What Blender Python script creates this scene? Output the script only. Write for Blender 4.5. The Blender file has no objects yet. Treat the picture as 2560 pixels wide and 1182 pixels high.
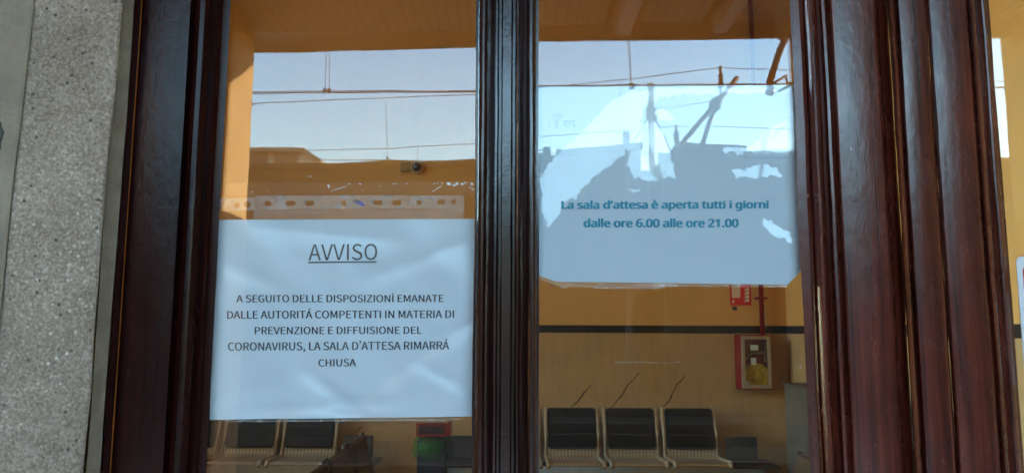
import bpy, bmesh, math, random, json
from mathutils import Vector, Matrix, noise
random.seed(7)
S = bpy.context.scene
C = S.collection
R = math.radians

# ------------------------------------------------------------------ camera
F = 1862.0                      # focal length in photo pixels (2560 wide)
PITCH, ROLL = R(7.0), 0.0040
CAM = Vector((0.0, -0.87, 1.60))
_f = Vector((0, math.cos(PITCH), math.sin(PITCH)))
_u0 = Vector((0, -math.sin(PITCH), math.cos(PITCH)))
_r0 = Vector((1, 0, 0))
_r = _r0 * math.cos(ROLL) + _u0 * math.sin(ROLL)
_u = _u0 * math.cos(ROLL) - _r0 * math.sin(ROLL)
cd = bpy.data.cameras.new('camera')
cam = bpy.data.objects.new('camera', cd)
C.objects.link(cam)
m = Matrix((_r, _u, -_f)).transposed().to_4x4()
m.translation = CAM
cam.matrix_world = m
cd.sensor_width = 36.0
cd.lens = F / 2560 * 36
cd.clip_start = 0.02
cd.clip_end = 3000
cd.dof.use_dof = True
cd.dof.focus_distance = 1.6
cd.dof.aperture_fstop = 13
S.camera = cam

# ------------------------------------------------------------------ sky, sun, exposure
SUN_EL, SUN_AZ = R(10.5), R(102)   # low sun along the tracks; azimuth from +y (behind the station) towards +x
w = bpy.data.worlds.new('World')
S.world = w
w.use_nodes = True
nt = w.node_tree
sky = nt.nodes.new('ShaderNodeTexSky')
sky.sky_type = 'NISHITA'
sky.sun_disc = False
sky.sun_elevation = SUN_EL
sky.sun_rotation = SUN_AZ
sky.air_density = 1.4
sky.dust_density = 0.2
sky.ozone_density = 3.2
bg = nt.nodes['Background']
bg.inputs['Strength'].default_value = 0.15
nt.links.new(sky.outputs[0], bg.inputs[0])
sd = bpy.data.lights.new('sun', 'SUN')
sd.energy = 2.0
sd.angle = R(0.5)
sd.color = (1.0, 0.84, 0.62)
sun = bpy.data.objects.new('sun', sd)
C.objects.link(sun)
sdir = Vector((math.sin(SUN_AZ) * math.cos(SUN_EL), math.cos(SUN_AZ) * math.cos(SUN_EL), math.sin(SUN_EL)))
sun.rotation_euler = sdir.to_track_quat('Z', 'Y').to_euler()
S.view_settings.view_transform = 'Standard'
S.view_settings.look = 'None'
S.view_settings.gamma = 1.0
S.view_settings.exposure = 4.9
cy = S.cycles
cy.use_denoising = True
cy.max_bounces = 12
cy.diffuse_bounces = 5
cy.glossy_bounces = 5
cy.transparent_max_bounces = 24
cy.use_adaptive_sampling = False
cy.sample_clamp_indirect = 6.0
cy.caustics_reflective = False
cy.caustics_refractive = False


# ------------------------------------------------------------------ projection helpers
def ray(px, py):
    return (_f * F + _r * (px - 1280) + _u * (591 - py))


def P(px, py, y):               # point of the photo on the plane at depth y
    d = ray(px, py)
    return CAM + d * ((y - CAM.y) / d.y)


def M(px, py, d):               # outdoor point seen mirrored in the door glass, d metres in front of the facade
    p = P(px, py, d)
    return Vector((p.x, -d, p.z))


def MZ(px, py, z):              # the same, on a horizontal plane at height z
    r = ray(px, py)
    p = CAM + r * ((z - CAM.z) / r.z)
    return Vector((p.x, -p.y, z))


def MR(px, py, d):              # the right pane sits a touch out of plumb
    return M(px, py + 12, d)


# ------------------------------------------------------------------ object helpers
def tag(o, label=None, cat=None, group=None, kind=None):
    if label: o['label'] = label
    if cat: o['category'] = cat
    if group: o['group'] = group
    if kind: o['kind'] = kind
    return o


def link_mesh(name, me, mat, parent=None, smooth=False):
    o = bpy.data.objects.new(name, me)
    C.objects.link(o)
    if mat is not None:
        for x in (mat if isinstance(mat, (list, tuple)) else [mat]):
            me.materials.append(x)
    if smooth:
        for p in me.polygons: p.use_smooth = True
    if parent is not None:
        o.parent = parent
    return o


def empty(name, loc, rz=0.0):
    o = bpy.data.objects.new(name, None)
    C.objects.link(o)
    o.location = loc
    o.rotation_euler = (0, 0, rz)
    o.empty_display_size = 0.1
    return o


def build(name, bm, mat, parent=None, smooth=False, local=False, bevel=0.0):
    """world-space bmesh -> object; under a parent the mesh is moved into the parent's frame; else the origin goes to the base"""
    if bevel > 0:
        bmesh.ops.bevel(bm, geom=list(bm.edges), offset=bevel, segments=2, affect='EDGES', profile=0.7)
    bmesh.ops.recalc_face_normals(bm, faces=list(bm.faces))
    loc = Vector((0, 0, 0))
    if parent is None and not local:
        xs = [v.co for v in bm.verts]
        loc = Vector(((min(v.x for v in xs) + max(v.x for v in xs)) / 2, (min(v.y for v in xs) + max(v.y for v in xs)) / 2, min(v.z for v in xs)))
        bmesh.ops.translate(bm, verts=list(bm.verts), vec=-loc)
    elif parent is not None and not local:
        q = parent
        off = Vector((0, 0, 0))
        while q is not None:
            off += Vector(q.location)
            q = q.parent
        bmesh.ops.translate(bm, verts=list(bm.verts), vec=-off)
    me = bpy.data.meshes.new(name)
    bm.to_mesh(me)
    bm.free()
    o = link_mesh(name, me, mat, parent, smooth)
    o.location = loc
    return o


def box(bm, x0, x1, y0, y1, z0, z1, mtx=None):
    vs = [bm.verts.new((x, y, z)) for x in (x0, x1) for y in (y0, y1) for z in (z0, z1)]
    for q in ((0, 1, 3, 2), (4, 6, 7, 5), (0, 4, 5, 1), (2, 3, 7, 6), (0, 2, 6, 4), (1, 5, 7, 3)):
        bm.faces.new([vs[i] for i in q])
    if mtx is not None:
        bmesh.ops.transform(bm, matrix=mtx, verts=vs)
    return vs


def tube(bm, pts, r, seg=10, cap=True, r2=None):
    pts = [Vector(p) for p in pts]
    rings = []
    for i, p in enumerate(pts):
        a = pts[max(i - 1, 0)]
        b = pts[min(i + 1, len(pts) - 1)]
        t = (b - a).normalized()
        up = Vector((0, 0, 1)) if abs(t.z) < 0.95 else Vector((1, 0, 0))
        s = t.cross(up).normalized()
        n = s.cross(t)
        rr = r if r2 is None else r + (r2 - r) * i / (len(pts) - 1)
        rings.append([bm.verts.new(p + (s * math.cos(k * 2 * math.pi / seg) + n * math.sin(k * 2 * math.pi / seg)) * rr) for k in range(seg)])
    for A, B in zip(rings, rings[1:]):
        for k in range(seg):
            bm.faces.new((A[k], A[(k + 1) % seg], B[(k + 1) % seg], B[k]))
    if cap:
        bm.faces.new(rings[0][::-1])
        bm.faces.new(rings[-1])


def lathe(bm, c, prof, seg=24, axis='Z'):
    rings = []
    for r, h in prof:
        ring = []
        for k in range(seg):
            a = 2 * math.pi * k / seg
            x, y = r * math.cos(a), r * math.sin(a)
            co = (x, y, h) if axis == 'Z' else (x, h, y)
            ring.append(bm.verts.new(Vector(c) + Vector(co)))
        rings.append(ring)
    for A, B in zip(rings, rings[1:]):
        for k in range(seg):
            bm.faces.new((A[k], A[(k + 1) % seg], B[(k + 1) % seg], B[k]))
    bm.faces.new(rings[0][::-1])
    bm.faces.new(rings[-1])


def prism(bm, pts, vec):        # polygon extruded along vec
    a = [bm.verts.new(p) for p in pts]
    b = [bm.verts.new(Vector(p) + Vector(vec)) for p in pts]
    n = len(pts)
    bm.faces.new(a)
    bm.faces.new(b[::-1])
    for i in range(n):
        bm.faces.new((a[i], b[i], b[(i + 1) % n], a[(i + 1) % n]))


# ------------------------------------------------------------------ materials
def mat(name):
    mm = bpy.data.materials.new(name)
    mm.use_nodes = True
    n = mm.node_tree
    return mm, n, n.nodes['Principled BSDF']


def coords(n, scale=(1, 1, 1), kind='Object'):
    tc = n.nodes.new('ShaderNodeTexCoord')
    mp = n.nodes.new('ShaderNodeMapping')
    mp.inputs['Scale'].default_value = scale
    n.links.new(tc.outputs[kind], mp.inputs[0])
    return mp.outputs[0]


def noisetex(n, vec, scale, detail=4, rough=0.55, dist=0.0):
    t = n.nodes.new('ShaderNodeTexNoise')
    t.inputs['Scale'].default_value = scale
    t.inputs['Detail'].default_value = detail
    t.inputs['Roughness'].default_value = rough
    t.inputs['Distortion'].default_value = dist
    n.links.new(vec, t.inputs['Vector'])
    return t.outputs['Fac']


def ramp(n, fac, stops):
    r = n.nodes.new('ShaderNodeValToRGB')
    e = r.color_ramp.elements
    while len(e) < len(stops): e.new(0.5)
    for k, (p, c) in enumerate(stops):
        e[k].position = p
        e[k].color = (*c, 1) if len(c) == 3 else c
    n.links.new(fac, r.inputs[0])
    return r.outputs[0]


def bump(n, h, dist, strength=1.0, nrm=None):
    b = n.nodes.new('ShaderNodeBump')
    b.inputs['Distance'].default_value = dist
    b.inputs['Strength'].default_value = strength
    n.links.new(h, b.inputs['Height'])
    if nrm: n.links.new(nrm, b.inputs['Normal'])
    return b.outputs[0]


def mixc(n, fac, a, b, mode='MIX'):
    x = n.nodes.new('ShaderNodeMix')
    x.data_type = 'RGBA'
    x.blend_type = mode
    for sock, v in ((x.inputs[0], fac), (x.inputs[6], a), (x.inputs[7], b)):
        if hasattr(v, 'links'): n.links.new(v, sock)
        else: sock.default_value = v if isinstance(v, float) else (*v, 1)
    return x.outputs[2]


def plain(name, col, rough=0.6, var=0.15, scale=8.0, metal=0.0, bmp=0.0, coat=0.0, spec=0.5):
    """a colour with a little procedural unevenness"""
    mm, n, b = mat(name)
    v = coords(n)
    f = noisetex(n, v, scale, 5)
    lo = tuple(c * (1 - var) for c in col)
    hi = tuple(min(1, c * (1 + var)) for c in col)
    n.links.new(ramp(n, f, [(0.3, lo), (0.7, hi)]), b.inputs['Base Color'])
    b.inputs['Roughness'].default_value = rough
    b.inputs['Metallic'].default_value = metal
    b.inputs['Coat Weight'].default_value = coat
    b.inputs['Specular IOR Level'].default_value = spec
    if bmp: n.links.new(bump(n, noisetex(n, v, scale * 12, 3), bmp), b.inputs['Normal'])
    return mm


def wood(name, dark, light, rough=0.3, streak=1.0, spec=0.5):
    mm, n, b = mat(name)
    v = coords(n, (90, 90, 2.2))
    f = noisetex(n, v, 1.6, 6, 0.6, 0.4)
    v2 = coords(n, (260, 260, 4))
    g = noisetex(n, v2, 1.5, 3, 0.6)
    mx = n.nodes.new('ShaderNodeMath'); mx.operation = 'MULTIPLY_ADD'
    mx.inputs[1].default_value = 0.35 * streak
    n.links.new(g, mx.inputs[0]); n.links.new(f, mx.inputs[2])
    c = ramp(n, mx.outputs[0], [(0.48, dark), (0.82, light)])
    v3 = coords(n)
    blot = noisetex(n, v3, 9, 4)
    c = mixc(n, ramp(n, blot, [(0.35, (0, 0, 0)), (0.75, (0.5, 0.5, 0.5))]), c, tuple(x * 0.35 for x in dark))
    # small pale chips in the varnish
    chip = n.nodes.new('ShaderNodeTexVoronoi'); chip.inputs['Scale'].default_value = 26
    n.links.new(coords(n, (1, 1, 0.6)), chip.inputs['Vector'])
    ch = ramp(n, chip.outputs['Distance'], [(0.028, (1, 1, 1)), (0.04, (0, 0, 0))])
    pick = ramp(n, noisetex(n, v3, 24, 2), [(0.60, (0, 0, 0)), (0.63, (1, 1, 1))])
    chf = mixc(n, 1.0, ch, pick, 'MULTIPLY')
    c = mixc(n, chf, c, (0.30, 0.24, 0.24))
    n.links.new(c, b.inputs['Base Color'])
    rr = n.nodes.new('ShaderNodeMapRange')
    n.links.new(noisetex(n, coords(n, (8, 8, 3)), 5, 4), rr.inputs[0])
    rr.inputs[3].default_value = rough * 0.75; rr.inputs[4].default_value = rough * 1.35
    n.links.new(rr.outputs[0], b.inputs['Roughness'])
    b.inputs['Coat Weight'].default_value = 0.0
    b.inputs['Coat Roughness'].default_value = 0.28
    b.inputs['IOR'].default_value = 1.52
    b.inputs['Specular IOR Level'].default_value = spec
    b1 = bump(n, mx.outputs[0], 0.0003, 0.5)
    b2 = bump(n, noisetex(n, coords(n, (1, 1, 0.55)), 85, 5, 0.65), 0.0009, 0.5, b1)
    b3 = bump(n, noisetex(n, coords(n, (40, 40, 300)), 1.0, 2), 0.0001, 0.35, b2)
    n.links.new(b3, b.inputs['Normal'])
    n.links.new(b2, b.inputs['Coat Normal'])
    return mm


def glass(name, wav=6e-5, tint=(0.98, 0.99, 0.985), f0=0.030):
    """clear window glass: every face lets light through and mirrors the usual few per cent"""
    mm = bpy.data.materials.new(name)
    mm.use_nodes = True
    n = mm.node_tree
    n.nodes.clear()
    out = n.nodes.new('ShaderNodeOutputMaterial')
    tr = n.nodes.new('ShaderNodeBsdfTransparent'); tr.inputs[0].default_value = (*tint, 1)
    gl = n.nodes.new('ShaderNodeBsdfGlossy'); gl.inputs['Roughness'].default_value = 0.0
    gl.inputs[0].default_value = (1, 1, 1, 1)
    lw = n.nodes.new('ShaderNodeLayerWeight'); lw.inputs['Blend'].default_value = 0.5
    pw = n.nodes.new('ShaderNodeMath'); pw.operation = 'POWER'; pw.inputs[1].default_value = 5
    n.links.new(lw.outputs['Facing'], pw.inputs[0])
    ma = n.nodes.new('ShaderNodeMath'); ma.operation = 'MULTIPLY_ADD'
    ma.inputs[1].default_value = 1 - f0; ma.inputs[2].default_value = f0
    n.links.new(pw.outputs[0], ma.inputs[0])
    mx = n.nodes.new('ShaderNodeMixShader')
    n.links.new(ma.outputs[0], mx.inputs[0]); n.links.new(tr.outputs[0], mx.inputs[1]); n.links.new(gl.outputs[0], mx.inputs[2])
    n.links.new(mx.outputs[0], out.inputs[0])
    if wav:
        v = coords(n, (5, 40, 16))
        n.links.new(bump(n, noisetex(n, v, 1.0, 2, 0.5), wav, 1.0), gl.inputs['Normal'])
    return mm


def film(name, opacity, col, rough=0.15, f0=0.05, bmp=0.0, bscale=30):
    """clear plastic film: partly see-through, partly milky, shiny"""
    mm = bpy.data.materials.new(name)
    mm.use_nodes = True
    n = mm.node_tree
    n.nodes.clear()
    out = n.nodes.new('ShaderNodeOutputMaterial')
    tr = n.nodes.new('ShaderNodeBsdfTransparent')
    df = n.nodes.new('ShaderNodeBsdfDiffuse'); df.inputs[0].default_value = (*col, 1)
    gl = n.nodes.new('ShaderNodeBsdfGlossy'); gl.inputs['Roughness'].default_value = rough
    m1 = n.nodes.new('ShaderNodeMixShader'); m2 = n.nodes.new('ShaderNodeMixShader')
    f = noisetex(n, coords(n, (1, 1, 1.6)), bscale, 4, 0.6)
    rp = n.nodes.new('ShaderNodeMapRange'); rp.inputs[1].default_value = 0.35; rp.inputs[2].default_value = 0.7
    rp.inputs[3].default_value = opacity * 0.45; rp.inputs[4].default_value = opacity * 1.5
    n.links.new(f, rp.inputs[0]); n.links.new(rp.outputs[0], m1.inputs[0])
    n.links.new(tr.outputs[0], m1.inputs[1]); n.links.new(df.outputs[0], m1.inputs[2])
    m2.inputs[0].default_value = f0
    n.links.new(m1.outputs[0], m2.inputs[1]); n.links.new(gl.outputs[0], m2.inputs[2])
    n.links.new(m2.outputs[0], out.inputs[0])
    if bmp: n.links.new(bump(n, f, bmp), gl.inputs['Normal'])
    return mm


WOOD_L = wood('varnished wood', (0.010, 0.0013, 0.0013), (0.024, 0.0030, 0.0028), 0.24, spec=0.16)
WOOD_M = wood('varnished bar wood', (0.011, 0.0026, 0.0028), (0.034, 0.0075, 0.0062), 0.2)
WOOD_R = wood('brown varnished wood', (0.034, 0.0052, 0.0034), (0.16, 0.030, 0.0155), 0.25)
GLASS = glass('window glass')
PLAIN_GLASS = glass('flat glass', 0)


def stone_mat():
    mm, n, b = mat('washed stone render')
    v = coords(n)
    f = noisetex(n, v, 300, 5, 0.75)
    base = ramp(n, f, [(0.30, (0.16, 0.125, 0.10)), (0.5, (0.37, 0.295, 0.235)), (0.70, (0.72, 0.62, 0.53))])
    patch = ramp(n, noisetex(n, v, 9, 6, 0.65), [(0.32, (0.66, 0.63, 0.58)), (0.5, (0.9, 0.88, 0.85)), (0.68, (1.12, 1.1, 1.08))])
    base = mixc(n, 1.0, base, patch, 'MULTIPLY')
    vo = n.nodes.new('ShaderNodeTexVoronoi'); vo.inputs['Scale'].default_value = 210
    n.links.new(v, vo.inputs['Vector'])
    pebc = ramp(n, vo.outputs['Color'], [(0.0, (0.10, 0.08, 0.065)), (0.15, (0.26, 0.20, 0.155)), (0.5, (0.39, 0.31, 0.25)), (0.8, (0.52, 0.43, 0.355)), (1.0, (0.90, 0.84, 0.76))])
    sel = ramp(n, vo.outputs['Distance'], [(0.30, (0.75, 0.75, 0.75)), (0.5, (0.0, 0.0, 0.0))])
    base = mixc(n, sel, base, pebc)
    dk = n.nodes.new('ShaderNodeTexVoronoi'); dk.inputs['Scale'].default_value = 62
    n.links.new(v, dk.inputs['Vector'])
    ds = ramp(n, dk.outputs['Distance'], [(0.10, (0.85, 0.85, 0.85)), (0.14, (0, 0, 0))])
    base = mixc(n, ds, base, (0.05, 0.045, 0.04))
    n.links.new(base, b.inputs['Base Color'])
    b.inputs['Roughness'].default_value = 0.75
    n.links.new(bump(n, f, 0.0022, 0.7, bump(n, vo.outputs['Distance'], 0.002, -0.6)), b.inputs['Normal'])
    return mm


STONE = stone_mat()
MORTAR = plain('grey mortar', (0.27, 0.215, 0.155), 0.85, 0.25, 30, bmp=0.002)
PALE_TRIM = plain('pale worn render', (0.30, 0.25, 0.19), 0.85, 0.22, 18, bmp=0.002)

# ------------------------------------------------------------------ ground and tracks (setting)
bm = bmesh.new(); box(bm, -400, 400, -600, 400, -1.2, -0.62)
tag(build('ground', bm, plain('earth', (0.05, 0.045, 0.036), 0.95, 0.3, 0.3)), 'dry brown ground stretching away beyond the station tracks', 'ground', kind='structure')
bm = bmesh.new(); box(bm, -40, 40, -6.9, 8, -0.619, 0.0)
tag(build('platform', bm, plain('pale platform concrete', (0.34, 0.33, 0.31), 0.8, 0.2, 3, bmp=0.002)), 'pale concrete station platform in front of the waiting room', 'platform', kind='structure')
bm = bmesh.new(); box(bm, -80, 80, -19.5, -6.95, -0.615, -0.45)
tag(build('ballast', bm, plain('oily ballast stone', (0.016, 0.014, 0.012), 0.95, 0.6, 9, bmp=0.03, spec=0.1)), 'dark oily track ballast between the platform and the sheds', 'ballast', kind='stuff')
STEEL = plain('rusty steel', (0.12, 0.075, 0.05), 0.5, 0.3, 5, metal=0.6)
for d in (8.3, 9.75, 12.2, 13.65, 16.3, 17.7):
    bm = bmesh.new(); box(bm, -80, 80, -d - 0.035, -d + 0.035, -0.449, -0.28)
    tag(build('rail', bm, STEEL), 'straight rusty steel rail running along the platform', 'rail', 'rails of the three tracks')

# ------------------------------------------------------------------ the waiting room shell
FAR = 6.43
XR = P(1962, 700, FAR).x
XL = -3.7
ROOF = 5.05
OCHRE = None


def wall_mat(name, col, dark, stain):
    mm, n, b = mat(name)
    v = coords(n)
    f = noisetex(n, v, 2.2, 6, 0.6)
    c = ramp(n, f, [(0.25, tuple(x * 0.9 for x in col)), (0.75, col)])
    s = noisetex(n, coords(n, (3, 3, 0.7)), 3.0, 6, 0.65)
    c = mixc(n, ramp(n, s, [(0.48, (0, 0, 0)), (0.72, (stain, stain, stain))]), c, dark)
    s2_ = noisetex(n, coords(n, (1, 1, .6)), 7.0, 8, 0.72, 1.2)
    c = mixc(n, ramp(n, s2_, [(0.56, (0, 0, 0)), (0.66, (stain * .55, stain * .55, stain * .55))]), c, dark)
    n.links.new(c, b.inputs['Base Color'])
    b.inputs['Roughness'].default_value = 0.6
    n.links.new(bump(n, noisetex(n, v, 60, 4), 0.0015), b.inputs['Normal'])
    return mm


OCHRE = wall_mat('ochre wall paint', (0.66, 0.345, 0.105), (0.54, 0.27, 0.08), 0.2)
WAINSCOT = wall_mat('beige marbled wainscot', (0.46, 0.275, 0.12), (0.30, 0.165, 0.065), 0.5)
DARKBAND = plain('black band paint', (0.018, 0.017, 0.02), 0.35, 0.3, 6)
ZB0, ZB1 = P(1650, 832, FAR).z, P(1650, 813, FAR).z

ww = empty('interior_wall', (0, FAR, 0)); tag(ww, 'far ochre wall of the waiting room above a beige wainscot, behind the bench seats', 'wall')
bm = bmesh.new(); box(bm, XL - .2, XR + .2, FAR, FAR + .25, ZB0, ROOF); build('upper_wall', bm, OCHRE, ww)
bm = bmesh.new(); box(bm, XL - .2, XR + .2, FAR - .004, FAR + .25, 0, ZB0 - .001); build('wainscot', bm, WAINSCOT, ww)
bm = bmesh.new(); box(bm, XL, XR, FAR - .012, FAR - .001, ZB0 + .0005, ZB1); build('dado_band', bm, DARKBAND, ww)
# cracks in the wainscot
CR = plain('brown crack line', (0.13, 0.075, 0.035), 0.9, 0.3, 20)
for pts, wd in ([[(1478, 962), (1462, 980), (1446, 1001), (1431, 1015), (1418, 1033)], 5],
                [[(1598, 930), (1584, 948), (1568, 962), (1556, 985), (1543, 1002), (1528, 1018), (1517, 1036)], 4],
                [[(1714, 938), (1703, 952), (1692, 961), (1681, 984), (1672, 1003), (1655, 1018), (1641, 1036)], 4],
                [[(908, 1062), (896, 1072), (884, 1080), (872, 1092)], 3]):
    bm = bmesh.new()
    # finer jagged path
    path = []
    for a, b in zip(pts, pts[1:]):
        for k in range(4):
            t = k / 4
            path.append((a[0] + (b[0] - a[0]) * t + random.uniform(-1.2, 1.2), a[1] + (b[1] - a[1]) * t + random.uniform(-.8, .8)))
    path.append(pts[-1])
    L = []
    for k, (x, y) in enumerate(path):
        t = k / (len(path) - 1)
        hw = wd * 0.5 * (0.25 + 0.75 * math.sin(math.pi * min(1, 0.12 + t * 0.9))) * random.uniform(.6, 1.2)
        L.append((P(x - hw, y - hw * .4, FAR - .007), P(x + hw, y + hw * .4, FAR - .007)))
    vs = [(bm.verts.new(a), bm.verts.new(b)) for a, b in L]
    for (a, b), (c, d) in zip(vs, vs[1:]): bm.faces.new((a, b, d, c))
    build('crack', bm, CR, ww)

# side wall on the right
rw = empty('interior_wall', (XR, 0, 0)); tag(rw, 'narrow view of the right ochre side wall next to the fire hose cabinet', 'wall')
bm = bmesh.new(); box(bm, XR, XR + .25, 0.32, FAR - .001, ZB0, ROOF); build('upper_wall', bm, OCHRE, rw)
bm = bmesh.new(); box(bm, XR - .004, XR + .25, 0.32, FAR - .005, 0, ZB0 - .001); build('wainscot', bm, WAINSCOT, rw)
bm = bmesh.new(); box(bm, XR - .012, XR - .001, 0.32, FAR - .013, ZB0 + .0005, ZB1); build('dado_band', bm, DARKBAND, rw)
# left wall with the large window that lights the room
WY0, WY1, WZ0, WZ1 = 0.6, 4.9, 0.8, 4.5
lw_ = empty('interior_wall', (XL, 0, 0)); tag(lw_, 'left ochre side wall of the waiting room with a tall wide window', 'wall')
bm = bmesh.new()
for a in ((0.32, WY0, 0, ROOF), (WY1, FAR - .001, 0, ROOF), (WY0, WY1, 0, WZ0), (WY0, WY1, WZ1, ROOF)):
    box(bm, XL - .25, XL, a[0], a[1], a[2], a[3])
build('masonry', bm, OCHRE, lw_)
wf = bmesh.new()
for y in (WY0, (2 * WY0 + WY1) / 3, (WY0 + 2 * WY1) / 3, WY1 - .06): box(wf, XL - .18, XL - .10, y, y + .06, WZ0, WZ1)
for z in (WZ0, 2.9, WZ1 - .06): box(wf, XL - .175, XL - .105, WY0 + .06, WY1 - .06, z, z + .06)
wfo = build('window_frame', wf, WOOD_L, lw_)
bm = bmesh.new(); box(bm, XL - .142, XL - .138, WY0 + .02, WY1 - .02, WZ0 + .02, WZ1 - .02)
build('pane', bm, PLAIN_GLASS, wfo)
bm = bmesh.new(); box(bm, XL - .3, XR + .3, 0.0, FAR + .3, ROOF, ROOF + .3)
tag(build('ceiling', bm, plain('ceiling plaster', (0.62, 0.50, 0.34), 0.8, 0.08, 2)), 'high plain plaster ceiling of the waiting room', 'ceiling', kind='structure')
bm = bmesh.new(); box(bm, XL, XR, 0.1, FAR, 0.001, 0.012)
tag(build('floor', bm, plain('terrazzo floor', (0.22, 0.17, 0.12), 0.35, 0.25, 12)), 'brown terrazzo floor of the waiting room', 'floor', kind='structure')

# ------------------------------------------------------------------ facade round the door
DX0, DX1, DZ = P(250, 591, -.02).x, 1.47, 2.75
fw = empty('facade_wall', (0, 0.16, 0)); tag(fw, 'ochre station facade wall surrounding the dark wooden door', 'wall')
bm = bmesh.new()
box(bm, -9, DX0 - .003, 0.03, 0.31, 0, ROOF + .3)
box(bm, DX1, 1.9, 0.03, 0.31, 0, ROOF + .3)
box(bm, 1.9, 9, 0.03, 0.31, 0, ROOF + .3)
box(bm, DX0, DX1, 0.03, 0.31, DZ, ROOF + .3)
build('masonry', bm, OCHRE, fw)

# washed stone pilaster left of the door
sp = empty('stone_pilaster', (P(140, 591, -.06).x, -.03, 0)); tag(sp, 'speckled grey washed-stone pilaster left of the dark door frame', 'pilaster')


def ext(name, prof, z0, z1, mt, parent, nz=36, wob=0.0004, tilt=0.0, smooth=False, seed=0.0, split=30):
    """extrude a plan profile [(x, y)] up the door; tiny hand-made wobble; closed at the back"""
    bm = bmesh.new()
    rings = []
    for k in range(nz + 1):
        z = z0 + (z1 - z0) * k / nz
        ring = []
        for i, (x, y) in enumerate(prof):
            q = Vector((x * 9 + seed, y * 30, z * 5))
            dx = wob * (noise.noise(q) + .6 * noise.noise(q * 4.1)) * 1.2
            dy = wob * (noise.noise(q + Vector((7, 3, 1))) + .6 * noise.noise(q * 4.7)) if y < 0.01 else 0
            ring.append(bm.verts.new((x + dx + tilt * (z - 1.7), y + dy, z)))
        rings.append(ring)
    for A, B in zip(rings, rings[1:]):
        for i in range(len(prof)):
            j = (i + 1) % len(prof)
            bm.faces.new((A[i], A[j], B[j], B[i]))
    bm.faces.new(rings[0]); bm.faces.new(rings[-1][::-1])
    o = build(name, bm, mt, parent)
    me = o.data
    for p in me.polygons: p.use_smooth = True
    me.set_sharp_from_angle(angle=R(split))
    return o


def pr(lst, off=0.0):           # [(px at photo row 591, y in mm)] -> plan points
    return [(P(px, 591, y / 1000).x, y / 1000) for px, y in lst]


ext('stone_face', pr([(-160, 20), (-160, -60), (24, -60), (24, -62), (160, -62), (250, -62), (257, -59), (258, 20)]), 0, 3.4, STONE, sp, 60, 0.0022, 0.014)
ext('mortar_joint', pr([(259, 25), (259, -52), (263, -50), (288, -33), (293, -31), (294, 25)]), 0, 2.9, MORTAR, sp, 60, 0.0016, 0.004)
ext('render_strip', pr([(-150, -61), (-150, -68), (10, -69), (19, -66.5), (22, -61.5)]), 0, 3.4, PALE_TRIM, sp, 60, 0.003, 0.02)
# a dark broken patch on the pale strip
bm = bmesh.new()
c0 = P(-9, 342, -.071)
ring = [bm.verts.new(c0 + Vector((0.007 * math.cos(a) * random.uniform(.6, 1.2), -.0006, .019 * math.sin(a) * random.uniform(.8, 1.15)))) for a in [k * math.pi / 9 for k in range(18)]]
ring2 = [bm.verts.new(v.co + Vector((0, .004, 0))) for v in ring]
bm.faces.new(ring); bm.faces.new(ring2[::-1])
for k in range(18): bm.faces.new((ring[k], ring2[k], ring2[(k + 1) % 18], ring[(k + 1) % 18]))
build('dark_chip', bm, plain('broken dark patch', (0.07, 0.07, 0.065), 0.9, 0.4, 60), sp)

# ------------------------------------------------------------------ door frame (jambs and lintel)
jf = empty('door_frame', (P(300, 591, 0).x, 0, 0)); tag(jf, 'outer dark red-brown wooden frame fixed beside the stone pilaster', 'door frame')
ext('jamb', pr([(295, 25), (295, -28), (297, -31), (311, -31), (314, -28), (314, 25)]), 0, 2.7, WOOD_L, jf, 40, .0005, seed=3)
bm = bmesh.new(); box(bm, DX1 - .075, DX1 - .002, -.03, .028, 0, 2.7); build('jamb', bm, WOOD_R, jf)
bm = bmesh.new(); box(bm, DX0 + .04, DX1 - .08, -.03, .028, 2.63, 2.745); build('lintel', bm, WOOD_R, jf)

# ------------------------------------------------------------------ left leaf
Z0, Z1 = 0.012, 2.615
PZ0, PZ1 = 0.95, 2.42           # pane opening
dl = empty('door_leaf', (0, 0, Z0)); tag(dl, 'glazed wooden door leaf with two panes and two notices, right of the stone pilaster', 'door')
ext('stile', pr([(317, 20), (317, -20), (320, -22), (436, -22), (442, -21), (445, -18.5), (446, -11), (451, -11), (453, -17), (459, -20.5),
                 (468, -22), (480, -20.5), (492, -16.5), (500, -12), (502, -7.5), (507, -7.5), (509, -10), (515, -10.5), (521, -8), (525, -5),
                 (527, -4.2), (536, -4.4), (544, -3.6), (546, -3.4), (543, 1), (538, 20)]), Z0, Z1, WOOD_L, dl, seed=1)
half = [(73, 20), (78, 1), (81, -5.0), (75.5, -5.6), (75, -5.6), (74.5, -11), (73.5, -13), (69, -16), (65, -17), (59, -17), (54, -15), (51, -8), (43, -6.5), (36, -8),
        (34, -14), (30, -17.5), (25, -17), (22, -15), (21, -8), (15, -8), (13, -18), (11, -20)]
ext('glazing_bar', pr([(1266 - a, y) for a, y in half] + [(1266 + a, y) for a, y in half[::-1]]), Z0, Z1, WOOD_M, dl, 90, .0009, seed=2)
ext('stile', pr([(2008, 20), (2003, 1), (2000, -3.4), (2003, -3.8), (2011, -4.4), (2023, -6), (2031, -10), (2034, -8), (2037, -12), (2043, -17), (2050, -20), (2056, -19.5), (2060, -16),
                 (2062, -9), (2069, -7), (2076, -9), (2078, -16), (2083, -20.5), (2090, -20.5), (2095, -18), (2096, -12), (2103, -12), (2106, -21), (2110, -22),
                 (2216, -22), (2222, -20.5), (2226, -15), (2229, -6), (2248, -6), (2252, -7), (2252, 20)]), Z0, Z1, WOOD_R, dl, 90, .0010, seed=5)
xa, xb = P(546, 591, 0).x, P(2000, 591, 0).x
xm0, xm1 = P(1186, 591, 0).x, P(1347, 591, 0).x
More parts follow.
